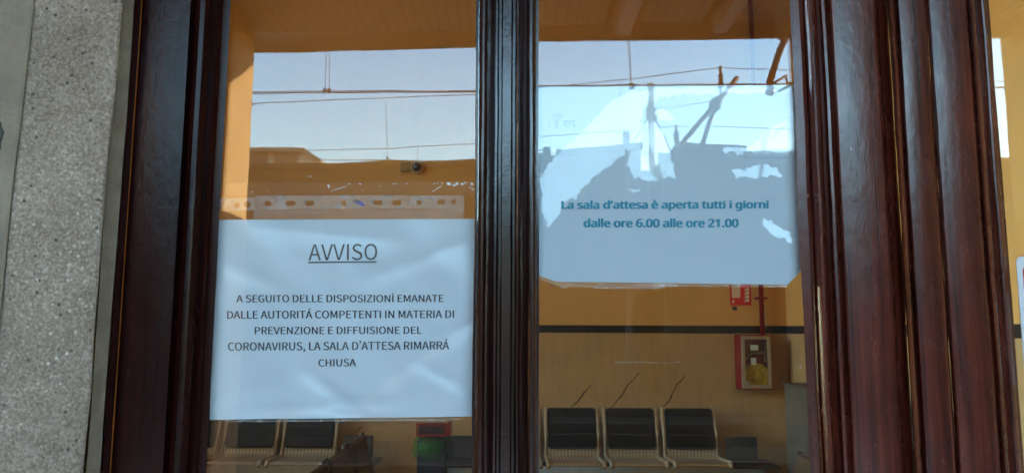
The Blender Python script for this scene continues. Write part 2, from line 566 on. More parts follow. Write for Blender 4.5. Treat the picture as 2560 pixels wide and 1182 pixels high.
for a_, b_, c_, d_ in ((xa, xm0, Z0, PZ0), (xm1, xb, Z0, PZ0), (xa, xm0, PZ1, Z1), (xm1, xb, PZ1, Z1)):
    bm = bmesh.new(); box(bm, a_ + .001, b_ - .001, -.018, .018, c_, d_); build('rail', bm, WOOD_L, dl)


def pane(x0, x1, rot, parent):
    bm = bmesh.new()
    mt = Matrix.Translation((0, 0, 1.7)) @ Matrix.Rotation(rot, 4, 'X') @ Matrix.Translation((0, 0, -1.7))
    box(bm, x0, x1, 0, .004, PZ0 - .01, PZ1 + .01, mt)
    return build('glass_pane', bm, GLASS, parent)


pane(xa - .008, xm0 + .008, 0, dl)
pane(xm1 - .008, xb + .008, R(0.185), dl)

# ------------------------------------------------------------------ right leaf
dr = empty('door_leaf', (1.0, 0, Z0)); tag(dr, 'second dark wooden door leaf, at the right beyond the meeting strip', 'door')
ext('meeting_strip', pr([(2254, 19), (2254, -24), (2257, -29), (2262, -30.5), (2268, -29), (2271, -26), (2272, -19), (2277, -19), (2279, -25), (2283, -27), (2344, -27), (2350, -25), (2353, -21), (2353, 19)]),
    Z0, Z1, WOOD_R, dr, 90, .0011, seed=8)
ext('stile', pr([(2354, 20), (2354, -17), (2357, -17), (2360, -21), (2364, -22.5), (2452, -22.5), (2458, -21), (2460, -14), (2464, -14), (2466, -18), (2471, -20.5), (2477, -19.5), (2481, -16),
                 (2484, -8), (2490, -6.5), (2496, -8), (2498, -11), (2503, -11.5), (2509, -9), (2514, -5), (2517, -4.4), (2514, 1), (2510, 20)]), Z0, Z1, WOOD_R, dr, 90, .0010, seed=9)
xc = P(2518, 591, 0).x
bm = bmesh.new(); box(bm, 1.27, 1.385, -.022, .02, Z0, Z1); build('stile', bm, WOOD_R, dr)
for c_, d_ in ((Z0, PZ0), (PZ1, Z1)):
    bm = bmesh.new(); box(bm, xc + .001, 1.269, -.018, .018, c_, d_); build('rail', bm, WOOD_R, dr)
pane(xc - .008, 1.278, 0, dr)


# ------------------------------------------------------------------ text
def curve_fill(splines, y, hfun=None, off=0.0):
    cu = bpy.data.curves.new('outline', 'CURVE')
    cu.dimensions = '2D'; cu.fill_mode = 'BOTH'
    for pts in splines:
        s = cu.splines.new('POLY')
        s.points.add(len(pts) - 1)
        for k, (px, py) in enumerate(pts):
            p = P(px, py, y)
            s.points[k].co = (p.x, p.z, 0, 1)
        s.use_cyclic_u = True
    o = bpy.data.objects.new('outline', cu); C.objects.link(o)
    dg = bpy.context.evaluated_depsgraph_get()
    me = bpy.data.meshes.new_from_object(o.evaluated_get(dg))
    bpy.data.objects.remove(o)
    bm = bmesh.new(); bm.from_mesh(me); bpy.data.meshes.remove(me)
    for v in bm.verts:
        x, z = v.co.x, v.co.y
        v.co = Vector((x, (hfun(x, z) if hfun else y) + off, z))
    return bm


GLYPHS = json.loads(r'''{"light":{"A":[829,[[5,0,344,1000,484,1000,824,0,690,0,595,306,229,306,132,0],[409,898,415,898,439,812,464,727,489,644,516,559,563,405,261,405,310,559,336,643,361,727,385,811]]],"I":[400,[[138,0,138,1000,263,1000,263,0]]],"O":[1012,[[506,1018,334,982,198,881,111,719,79,503,111,287,198,123,334,19,506,-18,679,19,814,123,902,287,933,503,902,719,814,881,679,982],[384,879,506,907,629,879,722,799,782,672,804,503,782,334,722,204,629,122,506,93,384,122,290,204,230,334,209,503,230,672,290,799]]],"S":[813,[[427,1018,301,998,201,943,136,859,112,753,131,657,179,585,244,533,315,497,458,434,525,403,578,367,613,321,626,255,612,189,571,138,505,105,416,93,339,102,266,127,199,166,141,217,65,130,136,69,219,22,312,-7,415,-18,556,4,663,65,731,155,754,266,739,363,695,437,630,491,548,533,407,595,348,621,294,654,255,700,240,763,253,823,291,868,350,897,427,907,493,901,553,882,606,853,655,814,720,895,662,945,592,983,513,1009]]],"V":[784,[[321,0,1,1000,134,1000,296,458,320,374,343,293,367,213,393,128,398,128,425,213,448,293,471,374,495,458,656,1000,784,1000,467,0]]]},"light_space":306,"caps":{",":[379,[[196,172,160,166,130,149,110,121,102,85,110,48,130,20,159,3,194,-3,209,-1,199,-59,172,-110,129,-153,72,-186,102,-259,185,-211,248,-146,288,-67,302,26,294,87,274,133,240,162]]],"A":[829,[[5,0,344,1000,484,1000,824,0,690,0,595,306,229,306,132,0],[409,898,415,898,439,812,464,727,489,644,516,559,563,405,261,405,310,559,336,643,361,727,385,811]]],"B":[896,[[138,0,138,1000,434,1000,573,987,681,944,752,868,778,756,768,684,740,621,694,571,632,539,632,532,713,504,778,455,820,385,835,293,807,165,729,73,609,18,456,0],[263,900,417,900,521,892,594,864,639,814,653,739,640,671,597,619,522,587,412,576,263,576],[263,477,438,477,555,467,640,434,693,378,711,297,692,210,639,149,553,113,438,101,263,101]]],"C":[870,[[523,1018,346,982,206,880,113,717,79,499,112,282,203,119,341,17,514,-18,606,-8,687,20,758,65,821,126,752,206,702,158,648,123,587,100,520,93,391,121,293,203,230,333,209,503,231,672,296,799,395,879,524,907,585,900,638,881,686,851,729,813,797,895,747,941,684,980,609,1008]]],"D":[939,[[138,0,138,1000,387,1000,590,967,738,871,828,716,858,503,828,291,739,133,593,34,393,0],[263,898,377,898,531,872,641,796,707,672,729,503,707,334,641,209,531,131,377,104,263,104]]],"E":[804,[[138,0,138,1000,714,1000,714,894,263,894,263,580,643,580,643,472,263,472,263,108,729,108,729,0]]],"F":[753,[[138,0,138,1000,714,1000,714,894,263,894,263,555,645,555,645,449,263,449,263,0]]],"G":[940,[[538,1018,354,982,209,880,114,717,79,499,113,282,206,119,349,17,531,-18,626,-9,711,15,783,52,839,98,839,518,510,518,510,413,723,413,723,151,688,127,645,108,595,97,543,93,400,121,296,203,231,333,209,503,232,672,299,799,404,879,542,907,610,900,668,880,716,850,757,813,825,895,776,939,712,979,633,1007]]],"H":[993,[[138,0,138,1000,263,1000,263,581,730,581,730,1000,857,1000,857,0,730,0,730,472,263,472,263,0]]],"I":[400,[[138,0,138,1000,263,1000,263,0]]],"L":[741,[[138,0,138,1000,263,1000,263,108,701,108,701,0]]],"M":[1108,[[138,0,138,1000,289,1000,480,465,499,414,517,361,535,309,553,256,558,256,577,309,594,361,611,414,628,465,819,1000,970,1000,970,0,853,0,853,554,854,624,858,701,864,778,869,849,864,849,783,621,595,101,510,101,321,621,240,849,235,849,241,778,246,701,250,624,251,554,251,0]]],"N":[986,[[138,0,138,1000,266,1000,632,370,739,164,746,164,740,241,734,320,730,401,729,480,729,1000,849,1000,849,0,719,0,355,632,247,838,241,838,246,761,251,683,255,604,256,525,256,0]]],"O":[1012,[[506,1018,334,982,198,881,111,719,79,503,111,287,198,123,334,19,506,-18,679,19,814,123,902,287,933,503,902,719,814,881,679,982],[384,879,506,907,629,879,722,799,782,672,804,503,782,334,722,204,629,122,506,93,384,122,290,204,230,334,209,503,230,672,290,799]]],"P":[864,[[138,0,138,1000,423,1000,576,985,694,935,770,845,797,707,770,569,695,473,579,417,428,398,263,398,263,0],[263,898,407,898,522,888,605,857,655,798,671,707,655,614,608,550,527,513,412,501,263,501]]],"R":[866,[[138,1000,138,0,263,0,263,424,443,424,686,0,828,0,574,438,667,474,738,533,783,615,799,720,773,852,701,938,591,985,450,1000],[263,898,431,898,535,888,611,858,658,803,674,720,658,635,611,574,535,537,431,525,263,525]]],"S":[813,[[427,1018,301,998,201,943,136,859,112,753,131,657,179,585,244,533,315,497,458,434,525,403,578,367,613,321,626,255,612,189,571,138,505,105,416,93,339,102,266,127,199,166,141,217,65,130,136,69,219,22,312,-7,415,-18,556,4,663,65,731,155,754,266,739,363,695,437,630,491,548,533,407,595,348,621,294,654,255,700,240,763,253,823,291,868,350,897,427,907,493,901,553,882,606,853,655,814,720,895,662,945,592,983,513,1009]]],"T":[817,[[42,1000,42,894,345,894,345,0,472,0,472,894,775,894,775,1000]]],"U":[984,[[134,1000,134,412,161,210,236,77,350,4,492,-18,634,4,748,77,824,210,851,412,851,1000,730,1000,730,409,711,259,661,161,585,108,492,93,401,108,327,161,277,259,259,409,259,1000]]],"V":[784,[[321,0,1,1000,134,1000,296,458,320,374,343,293,367,213,393,128,398,128,425,213,448,293,471,374,495,458,656,1000,784,1000,467,0]]],"Z":[823,[[116,1000,116,894,596,894,68,76,68,0,759,0,759,108,224,108,752,925,752,1000]]],"Á":[829,[[547,1323,332,1126,387,1063,618,1237],[5,0,344,1000,484,1000,824,0,690,0,595,306,229,306,132,0],[409,898,415,898,439,812,464,727,489,644,516,559,563,405,261,405,310,559,336,643,361,727,385,811]]],"İ":[400,[[138,0,138,1000,263,1000,263,0],[123,1110,278,1110,278,1250,123,1250]]],"’":[300,[[157,1150,116,1142,87,1122,70,1094,64,1061,70,1027,88,999,115,981,150,974,161,975,171,977,180,981,187,985,178,939,154,892,116,851,65,817,94,765,158,805,212,863,250,935,265,1020,256,1072,233,1113,198,1140]]]},"caps_space":306,"bold":{".":[375,[[169,168,186,169,204,168,220,164,235,158,249,148,260,136,268,120,273,100,275,76,273,52,268,32,260,16,249,3,235,-7,220,-14,204,-18,186,-20,169,-18,154,-14,139,-7,126,3,115,16,107,32,102,52,101,76,102,100,107,120,115,136,126,148,139,158,154,164]]],"0":[801,[[343,1012,399,1015,453,1012,502,1000,546,981,585,954,620,921,650,880,676,833,696,779,712,718,723,652,730,580,732,501,731,442,728,386,722,334,714,284,704,238,691,196,675,158,656,123,635,91,610,64,583,40,553,21,519,6,482,-5,442,-12,399,-14,346,-10,297,1,253,21,214,48,179,82,150,123,125,170,104,225,89,285,78,352,71,424,69,501,71,580,77,652,87,718,102,779,120,833,144,880,173,921,207,954,247,981,292,1000],[399,910,363,908,331,899,303,885,278,865,257,839,239,808,224,771,212,729,203,681,197,627,193,567,192,501,193,436,197,376,203,322,212,273,224,230,239,193,257,162,278,137,303,117,331,102,363,94,399,91,435,94,467,102,496,116,520,136,542,161,560,192,575,229,587,272,596,321,603,376,607,436,608,501,607,567,603,627,596,681,587,729,575,771,560,808,542,839,520,865,496,885,467,899,435,908]]],"1":[801,[[125,790,395,1000,497,1000,497,0,377,0,377,699,377,718,377,736,377,753,377,768,378,781,378,795,379,808,380,820,380,832,381,845,382,858,382,871,371,860,361,850,351,841,342,833,332,825,321,816,309,805,296,794,189,707]]],"2":[801,[[354,1013,385,1014,430,1012,472,1006,511,996,546,982,578,964,606,943,630,918,651,890,667,859,678,825,685,788,688,748,686,709,680,672,670,636,655,601,638,567,617,533,593,499,566,466,536,432,504,397,469,361,431,324,223,118,223,112,728,112,728,0,67,0,67,102,329,367,365,404,399,438,429,471,457,501,481,531,502,560,520,588,535,617,547,646,555,676,560,708,562,741,559,780,549,814,534,842,513,866,486,885,456,898,423,906,385,909,350,907,317,903,286,895,257,884,229,870,201,854,173,835,144,814,78,896,99,913,120,928,142,943,165,957,189,969,214,980,240,990,267,999,295,1005,324,1010]]],"6":[801,[[480,1012,535,1014,550,1014,566,1013,583,1012,600,1011,617,1010,633,1007,646,1005,658,1001,658,896,645,900,631,904,617,907,602,909,586,911,570,912,554,913,538,913,492,911,449,905,411,895,377,881,346,863,319,843,295,819,275,793,258,764,243,732,231,699,221,664,214,627,208,589,203,549,200,508,209,508,220,525,232,540,246,555,262,569,279,581,297,592,318,602,340,611,363,617,389,622,416,625,445,626,487,624,527,617,563,606,597,590,628,570,655,547,679,519,699,487,715,451,726,412,733,369,735,322,733,272,725,225,713,182,696,143,675,107,649,76,620,49,586,27,549,9,509,-4,465,-11,417,-14,382,-12,348,-7,316,1,284,13,254,28,226,46,200,68,176,94,154,123,134,156,117,192,103,232,92,275,84,322,79,373,77,427,78,470,80,513,84,556,89,598,96,639,105,680,117,719,130,757,146,793,165,828,187,860,211,890,239,918,270,942,305,963,342,981,384,995,430,1006],[420,529,388,528,359,523,331,514,305,502,282,488,262,471,244,453,229,433,217,412,209,390,203,368,202,346,203,323,205,300,209,277,215,255,223,233,232,212,243,192,256,172,270,154,286,138,304,124,323,112,344,102,366,95,390,91,416,90,458,93,496,104,529,122,559,146,583,179,600,219,610,267,613,322,610,367,601,408,586,443,565,473,538,498,505,515,465,526]]],"7":[801,[[62,888,62,1000,732,1000,732,905,326,0,190,0,601,888]]],"8":[801,[[399,1014,358,1012,318,1007,281,998,246,986,215,970,186,952,161,930,140,905,123,878,111,847,103,813,101,776,102,746,107,718,114,692,124,668,137,646,151,624,168,605,187,586,208,569,229,552,252,537,276,522,249,509,223,494,198,478,174,461,151,442,131,421,113,398,97,374,85,348,76,319,70,288,69,255,71,214,78,176,90,141,107,110,129,82,155,57,185,36,221,18,260,4,304,-6,351,-12,403,-14,451,-12,496,-6,538,5,576,20,611,38,642,60,668,85,690,114,708,146,721,181,729,219,731,259,729,292,724,323,714,351,701,377,685,401,666,423,644,444,620,463,595,481,567,498,539,514,508,529,534,543,558,558,581,574,604,590,624,608,643,627,659,648,673,669,684,693,692,718,697,745,699,775,696,812,689,847,677,878,660,906,639,931,615,953,586,971,555,987,520,999,482,1007,442,1012],[398,915,361,912,328,905,298,894,271,877,249,857,234,832,224,803,221,770,223,745,227,723,235,702,246,683,259,667,275,651,292,637,312,624,334,612,356,600,380,588,405,577,429,588,451,599,472,611,492,623,511,637,527,651,541,667,554,684,564,703,571,724,576,746,577,770,574,803,565,832,549,857,528,877,501,894,471,905,436,912],[378,472,349,458,321,444,297,430,275,415,255,399,238,382,223,364,211,345,201,324,195,302,190,279,189,254,192,219,202,187,218,158,241,132,270,111,307,96,350,87,401,84,449,87,491,96,527,111,557,132,580,158,597,188,607,221,611,258,609,281,604,304,596,325,585,344,570,362,554,379,534,395,512,410,487,425,461,438,432,451,401,464]]],"F":[727,[[136,0,136,1000,695,1000,695,889,262,889,262,535,668,535,668,424,262,424,262,0]]],"H":[1038,[[136,0,136,1000,262,1000,262,577,775,577,775,1000,901,1000,901,0,775,0,775,466,262,466,262,0]]],"I":[475,[[56,927,56,1000,417,1000,417,927,300,899,300,99,417,73,417,0,56,0,56,73,174,99,174,899]]],"L":[734,[[136,0,136,1000,262,1000,262,112,699,112,699,0]]],"R":[871,[[136,0,136,1000,412,1000,471,998,525,992,574,982,617,968,655,951,687,929,715,903,737,874,754,840,766,803,773,761,776,716,774,677,769,643,759,611,746,583,731,557,713,535,693,515,672,498,649,483,625,470,601,458,576,448,850,0,703,0,461,413,262,413,262,0],[405,891,262,891,262,520,412,520,469,523,517,532,558,547,590,568,614,595,632,628,642,666,646,710,644,741,639,769,631,794,620,815,605,833,587,849,566,862,541,873,512,881,480,886,444,890]]],"a":[786,[[403,763,367,762,332,759,297,753,263,744,231,734,201,724,173,712,147,699,185,606,208,617,233,628,258,637,284,646,311,654,339,659,367,663,396,664,431,662,462,655,489,643,511,627,529,606,542,577,549,541,552,497,552,452,424,448,339,442,265,429,203,409,153,382,114,348,86,308,70,262,64,209,66,172,72,140,82,110,95,83,112,60,132,40,154,23,180,10,208,-1,237,-8,268,-13,301,-14,331,-13,359,-11,385,-7,408,-1,430,6,450,15,469,26,487,39,504,53,520,69,537,87,553,106,559,106,583,0,672,0,672,511,668,573,656,625,635,669,606,703,569,729,523,748,468,760],[440,363,550,367,550,300,546,249,535,205,515,168,487,138,454,115,416,99,375,89,329,85,300,87,274,93,251,102,230,115,214,132,202,153,194,178,192,207,195,241,205,271,222,296,246,318,278,335,321,349,375,358]]],"d":[861,[[619,765,619,1064,742,1064,742,0,643,0,625,101,619,101,607,85,594,70,580,56,564,43,548,30,529,19,509,10,488,1,465,-5,440,-10,414,-13,385,-14,319,-8,259,10,207,41,161,83,124,138,98,205,82,283,77,374,82,465,98,544,125,611,162,666,208,709,260,740,320,759,387,765,415,764,442,761,466,756,489,750,510,742,529,733,548,722,564,710,580,697,594,683,607,669,619,654,627,654,627,664,626,677,624,691,623,708,621,725,620,740,619,753],[403,662,357,658,316,643,282,618,254,583,232,540,217,491,208,434,204,371,208,308,217,252,232,203,254,162,282,130,317,107,358,93,405,88,460,92,506,105,544,125,572,153,593,190,608,235,617,288,620,350,620,373,618,439,609,496,594,546,574,588,546,620,508,644,461,658]]],"e":[790,[[409,765,361,762,316,753,274,738,235,717,199,691,168,659,141,623,118,581,100,535,87,484,80,429,77,370,80,310,88,255,103,204,123,159,148,119,177,84,211,54,250,29,292,10,338,-3,387,-11,438,-14,476,-13,510,-11,542,-7,571,-2,600,5,628,13,656,23,685,35,685,143,656,131,627,121,599,112,571,104,542,99,511,94,479,92,444,91,391,95,344,108,304,128,270,158,242,195,222,239,210,292,204,352,718,352,718,426,716,475,709,522,698,565,681,604,661,640,636,672,608,700,575,723,539,741,499,754,456,762],[408,664,438,662,465,657,489,649,511,637,529,622,545,604,559,584,570,562,579,537,585,510,588,481,590,450,207,450,215,497,227,539,245,576,268,607,296,632,329,650,366,660]]],"g":[861,[[385,765,317,758,256,738,204,705,159,659,123,601,98,535,82,459,77,374,82,287,98,211,123,144,159,88,204,44,257,12,318,-8,387,-14,424,-12,459,-7,491,2,522,14,550,30,575,49,598,73,619,99,625,99,624,92,623,82,623,70,622,55,621,40,621,27,621,16,620,7,620,-22,617,-69,607,-110,589,-146,565,-177,535,-202,499,-220,459,-230,413,-234,373,-233,334,-230,297,-225,261,-218,226,-210,194,-200,164,-188,136,-175,136,-289,163,-300,193,-309,224,-318,257,-324,292,-329,328,-333,366,-335,406,-336,461,-334,511,-327,556,-316,595,-300,630,-279,660,-254,685,-225,706,-191,722,-153,733,-110,740,-64,742,-13,742,751,644,751,627,651,620,651,598,678,574,701,548,721,519,737,488,749,456,758,421,763],[402,661,372,659,344,653,318,642,295,627,274,609,256,586,240,560,228,529,217,495,210,458,206,417,204,373,208,307,217,250,233,201,256,160,284,128,318,105,359,91,405,87,432,88,458,91,481,95,503,102,522,110,540,120,556,133,570,148,582,165,593,184,602,205,609,228,615,254,619,282,621,312,622,345,622,374,620,423,616,466,609,505,599,539,586,569,569,594,550,615,527,632,500,645,471,654,438,659]]],"i":[361,[[119,0,119,751,242,751,242,0],[182,1032,167,1031,154,1027,141,1022,130,1013,121,1002,114,989,111,973,109,954,111,935,114,919,121,906,130,895,141,886,154,880,167,877,182,875,196,877,209,880,221,886,232,895,241,906,248,919,252,935,254,954,252,973,248,989,241,1002,232,1013,221,1022,209,1027,196,1031]]],"l":[361,[[119,0,119,1064,242,1064,242,0]]],"n":[866,[[480,765,457,764,433,762,411,758,388,752,366,745,345,736,325,726,306,714,288,700,272,684,257,667,244,648,237,648,218,751,119,751,119,0,242,0,242,389,245,451,254,506,269,552,290,591,319,622,357,644,405,657,462,661,503,658,537,650,566,636,590,616,607,591,620,560,628,523,630,480,630,0,752,0,752,489,748,557,735,614,713,662,683,700,645,728,598,748,544,761]]],"o":[847,[[374,762,426,765,475,762,522,753,565,739,606,719,643,694,675,664,703,628,728,588,747,542,761,492,769,437,772,377,770,331,766,288,758,248,747,211,734,176,717,144,699,115,677,88,653,65,627,44,598,26,567,12,533,1,498,-8,461,-12,422,-14,385,-12,350,-8,317,1,284,12,254,26,225,44,199,65,175,88,153,115,134,144,117,176,103,211,92,248,84,288,79,331,77,377,80,437,88,492,101,542,119,588,142,628,170,664,203,694,239,719,281,739,325,753],[423,661,369,656,324,642,286,619,256,585,234,544,217,495,208,440,204,377,206,334,210,294,217,257,228,223,241,193,257,166,277,143,300,123,326,108,355,97,388,90,424,88,461,90,493,97,523,108,549,123,572,143,592,166,608,193,621,223,631,257,638,294,643,334,644,377,643,420,638,460,631,496,620,529,607,559,591,585,571,608,548,627,522,642,493,652,460,659]]],"p":[861,[[476,765,447,764,420,761,395,756,372,749,351,741,331,731,313,720,296,707,281,694,267,679,254,664,242,648,237,648,220,751,119,751,119,-336,242,-336,242,-28,242,-14,242,1,241,17,239,35,238,52,237,68,235,83,234,95,242,95,254,81,267,67,281,54,296,41,313,30,331,19,351,10,373,1,396,-5,421,-10,447,-13,475,-14,520,-11,562,-3,602,11,638,30,671,55,700,85,725,121,746,162,763,208,775,259,782,316,784,377,779,468,763,547,737,614,700,668,654,710,601,741,542,759],[454,661,502,656,544,642,579,618,607,584,629,542,644,494,654,439,657,378,656,337,651,299,645,263,635,229,623,198,608,171,590,147,569,126,546,110,519,98,489,91,457,88,418,90,384,97,354,107,328,122,307,141,288,163,273,190,262,220,253,254,247,291,244,332,242,377,242,401,244,443,249,481,255,516,265,546,277,573,292,596,310,616,332,632,357,645,386,654,418,659]]],"r":[578,[[469,765,444,763,419,760,396,753,374,744,353,733,333,721,314,706,297,690,281,672,266,654,252,634,239,613,234,613,220,751,119,751,119,0,242,0,242,401,243,429,247,455,252,480,260,504,269,526,281,547,294,566,308,583,324,599,341,613,359,624,378,634,398,642,418,648,439,652,461,653,471,652,481,652,491,651,502,650,513,648,523,647,533,645,542,643,557,756,548,758,538,760,527,761,515,763,503,764,491,764,480,765]]],"s":[671,[[293,761,353,765,387,764,419,761,451,757,481,751,510,744,539,735,566,726,592,714,550,616,526,626,502,634,477,643,451,650,425,656,398,660,372,663,345,664,309,662,278,658,251,650,229,639,212,626,199,610,192,593,189,573,190,558,194,544,199,532,207,520,218,510,232,499,248,489,268,478,291,468,318,456,348,443,382,430,417,417,449,403,478,389,504,375,528,361,549,344,566,327,581,307,593,286,601,262,606,236,608,207,606,172,599,140,587,111,571,85,551,62,527,42,499,25,468,11,433,0,394,-8,353,-12,308,-14,270,-13,235,-11,203,-7,173,-1,145,6,120,14,95,23,73,34,73,146,96,135,122,124,151,114,181,104,213,96,246,90,278,87,311,85,355,87,392,93,423,102,447,116,465,132,478,151,486,172,489,196,488,210,485,223,480,235,473,246,464,258,452,269,436,280,418,291,396,303,370,315,339,328,304,342,269,356,236,370,206,384,179,398,155,412,133,429,115,446,99,465,87,486,78,510,73,536,71,566,76,611,91,650,115,684,149,713,191,736,239,752]]],"t":[506,[[130,763,179,923,252,923,252,751,469,751,469,655,252,655,252,221,254,189,260,162,271,138,285,120,303,105,323,95,345,89,370,87,384,87,398,88,413,90,427,92,441,94,454,97,465,99,475,102,475,8,464,4,451,-1,436,-4,419,-8,401,-10,383,-12,366,-14,349,-14,320,-13,292,-9,266,-3,240,6,217,18,195,34,176,54,160,77,146,105,137,138,131,176,129,218,129,655,22,655,22,714]]],"u":[866,[[111,259,111,751,235,751,235,268,238,225,245,189,258,158,276,133,299,113,328,99,362,91,402,88,442,90,477,96,508,106,534,120,557,137,576,159,591,184,603,212,612,244,618,280,622,318,623,360,623,751,746,751,746,0,646,0,627,99,622,99,609,81,595,64,578,48,560,35,541,23,521,13,500,5,478,-2,455,-7,432,-11,408,-13,384,-14,341,-12,301,-7,265,2,233,15,205,31,180,51,159,75,141,104,128,136,118,173,113,214]]],"è":[790,[[409,765,361,762,316,753,274,738,235,717,199,691,168,659,141,623,118,581,100,535,87,484,80,429,77,370,80,310,88,255,103,204,123,159,148,119,177,84,211,54,250,29,292,10,338,-3,387,-11,438,-14,476,-13,510,-11,542,-7,571,-2,600,5,628,13,656,23,685,35,685,143,656,131,627,121,599,112,571,104,542,99,511,94,479,92,444,91,391,95,344,108,304,128,270,158,242,195,222,239,210,292,204,352,718,352,718,426,716,475,709,522,698,565,681,604,661,640,636,672,608,700,575,723,539,741,499,754,456,762],[408,664,438,662,465,657,489,649,511,637,529,622,545,604,559,584,570,562,579,537,585,510,588,481,590,450,207,450,215,497,227,539,245,576,268,607,296,632,329,650,366,660],[217,1059,217,1073,364,1073,372,1057,381,1040,392,1022,403,1004,414,984,426,966,439,947,452,929,464,911,476,895,488,879,499,866,499,849,416,849,404,859,391,870,377,882,363,896,348,909,334,924,319,938,305,953,291,968,277,983,265,997,253,1011,242,1025,232,1037,224,1048]]],"’":[300,[[84,981,87,1000,218,1000,228,985,222,960,214,933,205,906,196,878,186,849,176,821,165,792,153,764,142,736,130,709,119,682,108,657,17,657,22,677,27,697,32,719,37,741,42,763,47,786,52,809,57,831,61,854,65,876,70,898,74,920,77,941,81,962]]]},"bold_space":364}''')


def text_mesh(body, px0, px1, base, cap, y, style='caps', hfun=None):
    """lettering drawn from glyph outlines, laid on the sheet between photo columns px0..px1, baseline row and cap-height row"""
    x = 0
    splines = []
    for ch in body:
        if ch == ' ':
            x += GLYPHS[style + '_space']
            continue
        adv, loops = GLYPHS[style][ch]
        for lp in loops:
            splines.append([(x + lp[i], lp[i + 1]) for i in range(0, len(lp), 2)])
        x += adv
    lo = min(p[0] for s_ in splines for p in s_); hi = max(p[0] for s_ in splines for p in s_)
    passes = {'light': [(0, 0)], 'caps': [(-.55, 0), (.55, 0)], 'bold': [(-1.7, -.4), (1.7, -.4), (-.6, .6), (.6, -.8), (0, 0)]}[style]
    out = []
    for k, (ex, ey) in enumerate(passes):
        pts = []
        for s_ in splines:
            q = []
            for gx, gy in s_:
                t = (gx - lo) / (hi - lo)
                q.append((px0 + (px1 - px0) * t + ex, base[0] + (base[1] - base[0]) * t + (cap - base[0]) * gy / 1000 + ey))
            pts.append(q)
        out.append(curve_fill(pts, y, hfun, (-.0008 if hfun else 0.0) - .00004 * k))
    return join(out)


def join(bms):
    out = bmesh.new()
    for b in bms:
        me = bpy.data.meshes.new('tmp'); b.to_mesh(me); b.free()
        out.from_mesh(me); bpy.data.meshes.remove(me)
    return out


def sheet_mesh(corners, y, nx, nz, hfun, outline=None):
    """a sheet between four photo corners TL TR BR BL"""
    TL, TR, BR, BL = corners
    bm = bmesh.new()
    g = []
    for j in range(nz + 1):
        v = j / nz
        row = []
        for i in range(nx + 1):
            u = i / nx
            px = (TL[0] * (1 - u) + TR[0] * u) * (1 - v) + (BL[0] * (1 - u) + BR[0] * u) * v
            py = (TL[1] * (1 - u) + TR[1] * u) * (1 - v) + (BL[1] * (1 - u) + BR[1] * u) * v
            if outline: px, py = outline(px, py, u, v)
            p = P(px, py, y)
            p.y = hfun(p.x, p.z)
            row.append(bm.verts.new(p))
        g.append(row)
    for j in range(nz):
        for i in range(nx):
            bm.faces.new((g[j][i], g[j][i + 1], g[j + 1][i + 1], g[j + 1][i]))
    return bm


def paper_mat(name, col, spec_rough, coat=1.0):
    mm, n, b = mat(name)
    v = coords(n)
    f = noisetex(n, v, 40, 4)
    n.links.new(ramp(n, f, [(0.3, tuple(x * .97 for x in col)), (0.7, col)]), b.inputs['Base Color'])
    b.inputs['Roughness'].default_value = spec_rough
    b.inputs['Specular IOR Level'].default_value = 0.5
    return mm


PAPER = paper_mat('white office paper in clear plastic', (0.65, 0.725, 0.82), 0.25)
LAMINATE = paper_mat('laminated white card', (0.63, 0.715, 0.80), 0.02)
INK = plain('black toner ink', (0.055, 0.05, 0.06), 0.6, 0.2, 60)
INK_GREY = plain('thin grey toner ink', (0.10, 0.095, 0.10), 0.6, 0.2, 60)
TEAL = plain('teal print ink', (0.008, 0.25, 0.38), 0.5, 0.1, 40)


# left notice
FOLDS = []
for (a_, b_, amp_, wd_) in (((880, 1015), (1190, 790), .0030, .010), ((560, 985), (760, 930), .0026, .012), ((760, 930), (900, 1040), .0028, .009), ((600, 1030), (1000, 1005), .0022, .008),
                            ((900, 700), (1170, 600), .0020, .012), ((640, 570), (1000, 600), .0018, .010), ((1040, 905), (1180, 980), .0022, .008), ((700, 720), (560, 660), .0016, .010)):
    pa_, pb_ = P(*a_, .007), P(*b_, .007)
    FOLDS.append(((pa_.x, pa_.z), (pb_.x, pb_.z), amp_, wd_))


def hL(x, z):
    q = Vector((x * 7, z * 7, 3.1))
    d = (x * 0.75 + z * 0.66)
    h = 0.0022 * noise.noise(q) + 0.0010 * noise.noise(q * 2.7)
    h += 0.0022 * noise.noise(Vector((d * 24, (z - x) * 6, 5)))
    for (ax, ay), (bx, by), amp, wd in FOLDS:
        dx, dy = bx - ax, by - ay
        ln = math.hypot(dx, dy)
        t = ((x - ax) * dx + (z - ay) * dy) / ln
        q_ = ((x - ax) * -dy + (z - ay) * dx) / ln
        fade = max(0.0, min(1.0, (t + .02) / .05, (ln + .02 - t) / .05))
        h += amp * fade * math.exp(-(q_ / wd) ** 2)
    return 0.0112 + max(-.0065, h)


nl = empty('paper_notice', P(870, 1045, .007)); tag(nl, 'white paper headed AVVISO in a clear punched sleeve on the left pane', 'notice')
bm = sheet_mesh([(533, 548), (1192, 546), (1192, 1041), (520, 1050)], .007, 150, 120, hL)
# custom shading comes from the real folds
o = build('paper', bm, PAPER, nl, smooth=True)
